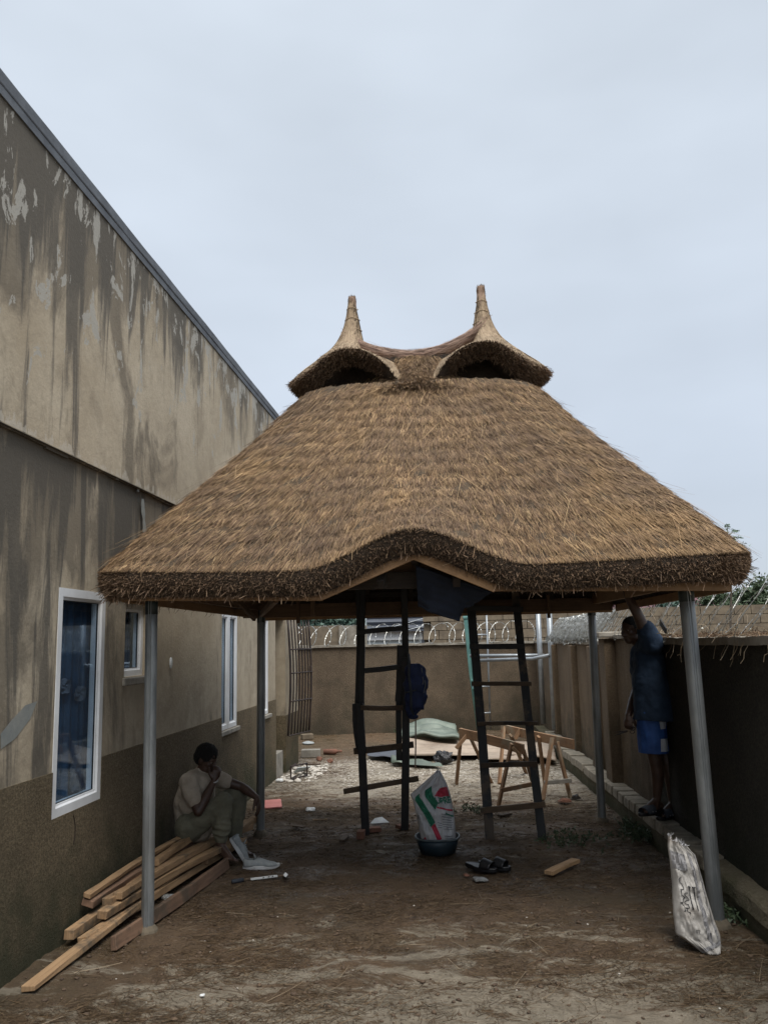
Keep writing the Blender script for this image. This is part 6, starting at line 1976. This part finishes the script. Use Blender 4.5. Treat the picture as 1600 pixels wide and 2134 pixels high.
hand(body, wrN, (0.25, 0.12, 0.9), (0.55, -0.8, 0.1), curl=0.85, thumb=-1)
hand(body, wrF, (0.28, -0.10, -0.92), (0.9, -0.1, 0.35), curl=0.35, thumb=1)
foot(body, ankN + V3(0, 0, -0.01), (0.86, -0.40, -0.28), (0.25, 0, 0.95))
foot(body, ankF + V3(0.0, 0, -0.02), (0.9, -0.25, -0.15), (0.1, 0, 0.98))
b_ = body.build('body', M['skin'], sm); remesh(b_, 0.0065, 3)
eyes(WH, RH, sm)
hr = MB(); hr.ell(WH(-0.022, 0, 0.042), (0.104, 0.088, 0.092), RH, 24, 14)
hr.ell(WH(-0.052, 0, 0.0), (0.075, 0.080, 0.075), RH, 18, 10)
hr.ell(WH(0.045, 0, -0.098), (0.030, 0.034, 0.020), RH, 12, 8)
h_ = hr.build('hair', M['hair'], sm); remesh(h_, 0.009, 2, (0.016, 0.02))
# shirt
sh = MB()
limb(sh, [pel + V3(-0.02, 0, -0.01), pel.lerp(chest, 0.45) + V3(-0.055, 0, 0), chest + V3(-0.01, 0, -0.06)], [0.165, 0.160, 0.155])
limb(sh, [pel.lerp(chest, 0.45) + V3(-0.02, -0.07, 0), chest + V3(0, -0.05, -0.06)], [0.13, 0.12]); limb(sh, [pel.lerp(chest, 0.45) + V3(-0.02, 0.07, 0), chest + V3(0, 0.05, -0.06)], [0.13, 0.12])
limb(sh, [chest + V3(0, 0, 0.0), shN], [0.095, 0.075]); limb(sh, [chest + V3(0, 0, 0.0), shF], [0.095, 0.075])
limb(sh, [shN, shN.lerp(elN, 0.62)], [0.078, 0.070]); limb(sh, [shF, shF.lerp(elF, 0.50)], [0.075, 0.066])
limb(sh, [neckb + V3(0, 0, -0.03), neckb + V3(0.01, 0, 0.005)], [0.085, 0.068])
s_ = sh.build('shirt', M['shirttan'], sm); remesh(s_, 0.010, 4, (0.030, 0.09))
# collar and placket
mb = MB()
for s in (-1, 1):
    P0 = WH(-0.05, s * 0.06, -0.115); P1 = WH(0.05, s * 0.035, -0.15)
    mb.bar(P0, P1 + V3(0.03, 0, -0.06), 0.012, 0.055, up=(0.3, s * 0.4, 0.9), segs=3)
mb.build('collar', M['shirttan'], sm, bevel=0.003)
cl = chest + V3(0.15, -0.06, -0.04)
MB().bar(cl, cl + V3(0.0, 0.0, -0.20), 0.012, 0.03, up=(0, 1, 0), segs=3).build('placket', M['shirttan'], sm, bevel=0.002)
# trousers
tr = MB()
limb(tr, [hipL + V3(-0.02, 0, 0.0), hipR + V3(-0.02, 0, 0.0)], [0.125, 0.125])
limb(tr, [hipL, hipL.lerp(kneeN, 0.5), kneeN], [0.118, 0.092, 0.080]); limb(tr, [hipR, hipR.lerp(kneeF, 0.5), kneeF], [0.118, 0.095, 0.082])
limb(tr, [kneeN, kneeN.lerp(ankN, 0.4), kneeN.lerp(ankN, 0.86)], [0.078, 0.073, 0.058]); limb(tr, [kneeF, kneeF.lerp(ankF, 0.5), kneeF.lerp(ankF, 0.90)], [0.080, 0.078, 0.066])
for k in (0.38, 0.50, 0.62, 0.76):
    p = kneeN.lerp(ankN, k); tr.tube([p + V3(0.072 * math.cos(a), 0.072 * math.sin(a), 0.012 * math.sin(a * 2 + k * 9)) for a in np.linspace(0, 6.283, 13)[:-1]], 0.010, 6, closed=True)
t_ = tr.build('trousers', M['trouser'], sm); remesh(t_, 0.010, 3, (0.024, 0.07))
MB().tube([wrN + V3(0.03 * math.cos(a), 0.03 * math.sin(a), 0.01 * math.sin(a)) for a in np.linspace(0, 6.283, 15)[:-1]], 0.006, 6, closed=True).build('bracelet', M['sole'], sm)

# ------------------------------------------------------------------ standing man
st = thing('person', 'standing man in navy shirt and blue shorts, one arm raised to the eave', 'person', (1.70, 7.62, 0.24))
FY = 7.60
ftL = Vector((1.608, 7.460, 0.424)); ftR = Vector((1.777, 7.620, 0.362))
knL = Vector((1.618, 7.440, 0.733)); knR = Vector((1.751, 7.620, 0.714))
hpL = Vector((1.592, 7.460, 1.105)); hpR = Vector((1.710, 7.700, 1.082))
cst = Vector((1.629, 7.580, 1.606)); pv = (hpL + hpR) / 2
sL = Vector((1.628, 7.380, 1.748)); sR = Vector((1.632, 7.760, 1.687))
eL = Vector((1.526, 7.330, 1.996)); wL = Vector((1.451, 7.330, 2.155))
eR = Vector((1.555, 7.720, 1.308)); wR = Vector((1.431, 7.520, 1.118))
hd = Vector((1.509, 7.540, 1.851))
body = MB()
limb(body, [pv, pv.lerp(cst, 0.5) + V3(0.0, 0, 0), cst], [0.135, 0.120, 0.140])
limb(body, [cst, cst + V3(-0.02, 0, 0.13), hd + V3(0.02, 0, -0.07)], [0.125, 0.075, 0.056])
limb(body, [cst + V3(0, 0, 0.04), sL], [0.10, 0.070]); limb(body, [cst + V3(0, 0, 0.04), sR], [0.10, 0.070])
limb(body, [sL, eL, eL.lerp(wL, 0.4), wL], [0.062, 0.044, 0.042, 0.028])
limb(body, [sR, eR, eR.lerp(wR, 0.4), wR], [0.060, 0.044, 0.042, 0.028])
limb(body, [hpL, knL], [0.095, 0.060]); limb(body, [knL, knL.lerp(ftL, 0.35) + V3(0.015, 0, 0), ftL], [0.056, 0.056, 0.034])
limb(body, [hpR, knR], [0.095, 0.060]); limb(body, [knR, knR.lerp(ftR, 0.35) + V3(0.015, 0, 0), ftR], [0.056, 0.056, 0.034])
WH, RH = head(body, hd, (-0.80, -0.55, -0.10), (-0.08, -0.05, 1.0))
hand(body, wL, (-0.12, 0, 1.0), (0.3, -0.9, 0), curl=0.45, thumb=1)
hand(body, wR, (-0.15, -0.25, -0.92), (-0.5, -0.8, 0.1), curl=1.0, thumb=-1)
foot(body, ftL + V3(0, 0, 0.005), (-0.80, -0.60, -0.02))
foot(body, ftR + V3(0, 0, 0.005), (-0.75, -0.62, -0.02))
b_ = body.build('body', M['skin'], st); remesh(b_, 0.0065, 3)
eyes(WH, RH, st)
hr = MB(); hr.ell(WH(-0.018, 0, 0.040), (0.098, 0.081, 0.086), RH, 24, 14)
hr.ell(WH(-0.045, 0, 0.005), (0.062, 0.074, 0.065), RH, 18, 10)
h_ = hr.build('hair', M['hair'], st); remesh(h_, 0.009, 2, (0.006, 0.015))
sh = MB()
low = pv + V3(0.0, 0, 0.00)
limb(sh, [low + V3(0.05, 0, -0.16), pv.lerp(cst, 0.5) + V3(0.02, 0, 0), cst + V3(0.01, 0, 0.0)], [0.185, 0.160, 0.155])
limb(sh, [low + V3(0.01, -0.12, -0.20), cst + V3(0.02, -0.08, 0)], [0.185, 0.12]); limb(sh, [low + V3(0.01, 0.07, -0.16), cst + V3(0.0, 0.08, 0)], [0.15, 0.115])
limb(sh, [low + V3(-0.035, -0.10, -0.20), cst + V3(-0.02, -0.08, 0)], [0.165, 0.11])
limb(sh, [cst + V3(0, 0, 0.05), sL], [0.115, 0.088]); limb(sh, [cst + V3(0, 0, 0.05), sR], [0.115, 0.085])
limb(sh, [sL + V3(0.02, 0, -0.02), sL.lerp(eL, 0.42) + V3(0.02, 0, 0)], [0.095, 0.082]); limb(sh, [sR, sR.lerp(eR, 0.5)], [0.085, 0.080])
limb(sh, [cst + V3(-0.01, 0, 0.09), cst + V3(-0.03, 0, 0.145)], [0.095, 0.072])
s_ = sh.build('shirt', M['shirtnavy'], st); remesh(s_, 0.010, 4, (0.035, 0.11))
so = MB()
limb(so, [hpL + V3(0.02, 0.0, 0.02), hpR + V3(0.02, -0.0, 0.02)], [0.122, 0.122])
limb(so, [hpL + V3(0.015, 0.0, -0.02), hpL.lerp(knL, 1.0) + V3(-0.01, -0.01, 0)], [0.122, 0.13]); limb(so, [hpR + V3(0.02, -0.0, -0.02), hpR.lerp(knR, 1.0) + V3(0.0, 0.01, 0)], [0.122, 0.13])
o = so.build('shorts', M['blueshort'], st); remesh(o, 0.010, 3, (0.020, 0.09))
# cut the shorts' rounded ends flat with an open hem
me = o.data
import bmesh
def trim(o, zc, keep_above=True, xcut=None):
    bm_ = bmesh.new(); bm_.from_mesh(o.data)
    z_ = zc - LOC[o.name].z
    bmesh.ops.bisect_plane(bm_, geom=bm_.verts[:] + bm_.edges[:] + bm_.faces[:], plane_co=(0, 0, z_), plane_no=(0.03, 0, 1), clear_inner=keep_above, clear_outer=not keep_above)
    bm_.to_mesh(o.data); bm_.free()
    o.data.polygons.foreach_set('use_smooth', np.ones(len(o.data.polygons), bool))
trim(o, Vector((1.621, 7.500, 0.816)).z)
o.modifiers.new('thickness', 'SOLIDIFY').thickness = 0.006
trim(s_, Vector((1.632, 7.500, 1.085)).z)
s_.modifiers.new('thickness', 'SOLIDIFY').thickness = 0.006
# white panels on the side of the shorts, laid on the cloth
from mathutils.bvhtree import BVHTree
def decal(name, mat, target, poly_fn, nu, nv, direction, off=0.004, parent=None):
    dg = bpy.context.evaluated_depsgraph_get(); dg.update()
    bvh = BVHTree.FromPolygons([v.co + LOC[target.name] for v in target.data.vertices], [tuple(p.vertices) for p in target.data.polygons])
    d = Vector(direction).normalized()
    def f(a, b_):
        p = Vector(poly_fn(a, b_)) - d * 1.0
        h = bvh.ray_cast(p, d)
        return (h[0] - d * off) if h[0] is not None else Vector(poly_fn(a, b_))
    return MB().grid(f, nu, nv).build(name, mat, parent, smooth=True)
A_ = [(1.651, 7.350, 1.094), (1.714, 7.350, 1.090), (1.657, 7.350, 1.019), (1.705, 7.350, 1.019)]
def bil(q):
    q = [Vector(v) for v in q]
    return lambda a, b_: q[0].lerp(q[1], a).lerp(q[2].lerp(q[3], a), b_)
decal('white_panel', M['whitecloth'], o, bil(A_), 10, 8, (0.12, 1, 0), parent=st)
decal('white_panel', M['whitecloth'], o, bil([(1.651, 7.350, 0.941), (1.718, 7.350, 0.940), (1.644, 7.350, 0.839), (1.722, 7.350, 0.834)]), 10, 10, (0.12, 1, 0), parent=st)
#decal('neck_facing', M['skin'], s_, bil([(1.430, 7.350, 1.655), (1.486, 7.350, 1.646), (1.429, 7.350, 1.582), (1.465, 7.350, 1.582)]), 6, 6, (0.25, 1, 0), parent=st)
#decal('shirt_mark', M['whitecloth'], s_, bil([(1.478, 7.350, 1.654), (1.494, 7.350, 1.654), (1.472, 7.350, 1.618), (1.480, 7.350, 1.618)]), 2, 2, (0.25, 1, 0), parent=st)
# sandals
def sandal(name, label, a, d, parent_thing=None):
    a = Vector(a); d = Vector(d).normalized(); s = Vector((-d.y, d.x, 0))
    t = thing(name, label, 'sandal', tuple(a))
    def W(x, y, z):
        return a + d * x + s * y + V3(0, 0, z)
    mb = MB(); n_ = 28
    for (k, z) in ((0.96, 0.0), (1, 0.006), (1, 0.024), (0.97, 0.028)):
        for i in range(n_):
            an = 2 * math.pi * i / n_
            mb.v.append(tuple(W(0.075 + 0.15 * math.cos(an) * k, (0.052 + 0.006 * math.cos(an)) * math.sin(an) * k, z)))
    for j in range(3):
        for i in range(n_):
            mb.face((j * n_ + i, j * n_ + (i + 1) % n_, (j + 1) * n_ + (i + 1) % n_, (j + 1) * n_ + i))
    mb.face(list(range(n_))[::-1]); mb.face([3 * n_ + i for i in range(n_)])
    mb.build('sole', M['blackrub'], t, bevel=0.002)
    def up(u, v):
        an = math.pi * u
        return W(0.07 + 0.10 * v + 0.01 * math.sin(an), 0.057 * math.cos(an), 0.018 + (0.072 - 0.026 * v) * math.sin(an) ** 0.8)
    o = MB().grid(up, 18, 10).build('upper', M['bagdark'], t, smooth=True)
    o.modifiers.new('thickness', 'SOLIDIFY').thickness = 0.006
    for k in (0.10, 0.135):
        MB().bar(W(k, 0.03 , 0.078 - k * 0.12), W(k - 0.02, 0.055, 0.03), 0.012, 0.004, up=(0, 0, 1)).build('stripe', M['sole'], t)
fl_ = ftL + V3(0.0, 0, -0.105); fr__ = ftR + V3(0, 0, -0.105)
sandal('sandal', 'dark striped sandal on the forward foot of the standing man', fl_, (-0.80, -0.60, 0))
sandal('sandal', 'dark sandal under the rear foot of the standing man', fr__, (-0.75, -0.62, 0))
# scissors
sc = thing('scissors', 'long dark scissors held pointing down left by the standing man', 'scissors', (1.399, 7.460, 0.995))
for k in (-1, 1):
    MB().bar(Vector((1.403, 7.460, 0.995)), Vector((1.289, 7.440, 0.975)) + V3(0, 0, 0.014 * k), 0.006, 0.016, w2=0.002, h2=0.003).build('blade', M['iron'], sc)
    c_ = Vector((1.448, 7.460, 1.003)) + V3(0.004 * k, 0, 0.014 * k)
    MB().tube([c_ + V3(0.020 * math.cos(a), 0, 0.013 * math.sin(a)) for a in np.linspace(0, 6.283, 13)[:-1]], 0.0035, 6, closed=True).build('finger_ring', M['iron'], sc)

# ================================================================== LITTER ON THE GROUND
def gh(P):
    return np.array([ground_h(x, y) for x, y in P])
def litter(n, y0, y1, L, W, seed, mat, name, label, zoff=0.006, xs=(-2.45, 1.7), clump=True, lift=0.12):
    r_ = np.random.default_rng(seed)
    k = n * 3
    x = r_.uniform(xs[0], xs[1], k); y = y0 + (y1 - y0) * r_.uniform(0, 1, k) ** 1.25
    w = np.array([noise.noise(Vector((a * 1.1, b_ * 2.0, seed * 3.3))) + 0.5 * noise.noise(Vector((a * 3, b_ * 4, seed))) for a, b_ in zip(x, y)])
    keep = (w > r_.uniform(-0.35, 0.25, k)) if clump else np.ones(k, bool)
    x, y = x[keep][:n], y[keep][:n]; m_ = len(x)
    P = np.stack([x, y, gh(zip(x, y)) + r_.uniform(0.0, zoff, m_)], 1)
    a = r_.normal(0.15, 0.9, m_)
    d = unit(np.stack([np.cos(a), np.sin(a), r_.normal(0, lift, m_)], 1))
    b2 = np.stack([r_.normal(0, .02, m_), r_.normal(0, .02, m_), np.zeros(m_)], 1)
    V, F = blades(P, d, unit(np.cross(d, np.array([0, 0, 1.0]) + r_.normal(0, .5, (m_, 3)))), r_.uniform(L[0], L[1], m_), r_.uniform(W[0], W[1], m_), b2)
    o = fast(name, V, F, mat, kind='stuff')
    tag(o, label, 'litter')
litter(52000, 3.6, 9.5, (0.02, 0.10), (0.0015, 0.004), 3, M['strawmud'], 'straw_litter', 'trodden brown straw litter all over the muddy yard floor')
litter(7000, 9.0, 13.0, (0.03, 0.10), (0.003, 0.006), 4, M['strawmud'], 'straw_litter', 'sparse straw scraps on the far half of the yard floor')
litter(320, 3.6, 9.5, (0.10, 0.30), (0.0015, 0.003), 5, M['vine'], 'loose_reeds', 'single long pale reeds lying loose on the mud', 0.01, clump=False, lift=0.03)
# clods and pebbles
def pebbles(n, y0, y1, r0, r1, seed, mat, name, label, xs=(-2.45, 1.65), pw=1.6):
    r_ = np.random.default_rng(seed)
    Vs, Fs = [], []
    ico = [(0, 0, 1)] + [(math.cos(a) * .9, math.sin(a) * .9, .35) for a in np.arange(5) * 1.2566] + [(math.cos(a + .6) * .95, math.sin(a + .6) * .95, -.35) for a in np.arange(5) * 1.2566] + [(0, 0, -1)]
    fc = [(0, 1 + i, 1 + (i + 1) % 5) for i in range(5)] + [(1 + i, 6 + i, 1 + (i + 1) % 5) for i in range(5)] + [(6 + i, 6 + (i + 1) % 5, 1 + (i + 1) % 5) for i in range(5)] + [(11, 6 + (i + 1) % 5, 6 + i) for i in range(5)]
    ico = np.array(ico); fc = np.array(fc)
    x = r_.uniform(xs[0], xs[1], n); y = r_.uniform(y0, y1, n)
    R_ = r0 + (r1 - r0) * r_.uniform(0, 1, n) ** 4
    z = gh(zip(x, y))
    V = ico[None] * (R_[:, None, None] * r_.uniform(.6, 1.3, (n, 12, 1))) * np.array([1.1, 1, .6]) + np.stack([x, y, z + R_ * 0.25], 1)[:, None]
    F = fc[None] + (np.arange(n) * 12)[:, None, None]
    o = fast(name, V.reshape(-1, 3), F.reshape(-1, 3), mat, kind='stuff', smooth=True)
    tag(o, label, 'gravel' if 'crumb' in name or 'pebble' in name else 'clods')
M['clod'] = simple('mud_clod', (0.12, 0.08, 0.05), (0.06, 0.04, 0.027), 20, 0.9, bs=0.4)
M['crumb'] = simple('lime_crumb', (0.62, 0.58, 0.52), (0.42, 0.39, 0.34), 20, 0.8, bs=0)
pebbles(6000, 3.5, 10, 0.003, 0.017, 11, M['clod'], 'mud_clods', 'crumbly brown mud clods scattered over the yard floor')
pebbles(260, 3.6, 12, 0.002, 0.009, 12, M['crumb'], 'pale_crumbs', 'tiny white crumbs of foam and lime dotted over the mud')
pebbles(1200, 10.8, 13.2, 0.004, 0.018, 13, M['crumb'], 'lime_crumbs', 'white lime crumbs strewn before the corrugated sheets', xs=(-1.6, 1.3))
pebbles(260, 11.2, 12.8, 0.01, 0.05, 14, M['crumb'], 'plaster_crumbs', 'broken plaster crumbs heaped by the threshold of the far door', xs=(-2.5, -2.0))
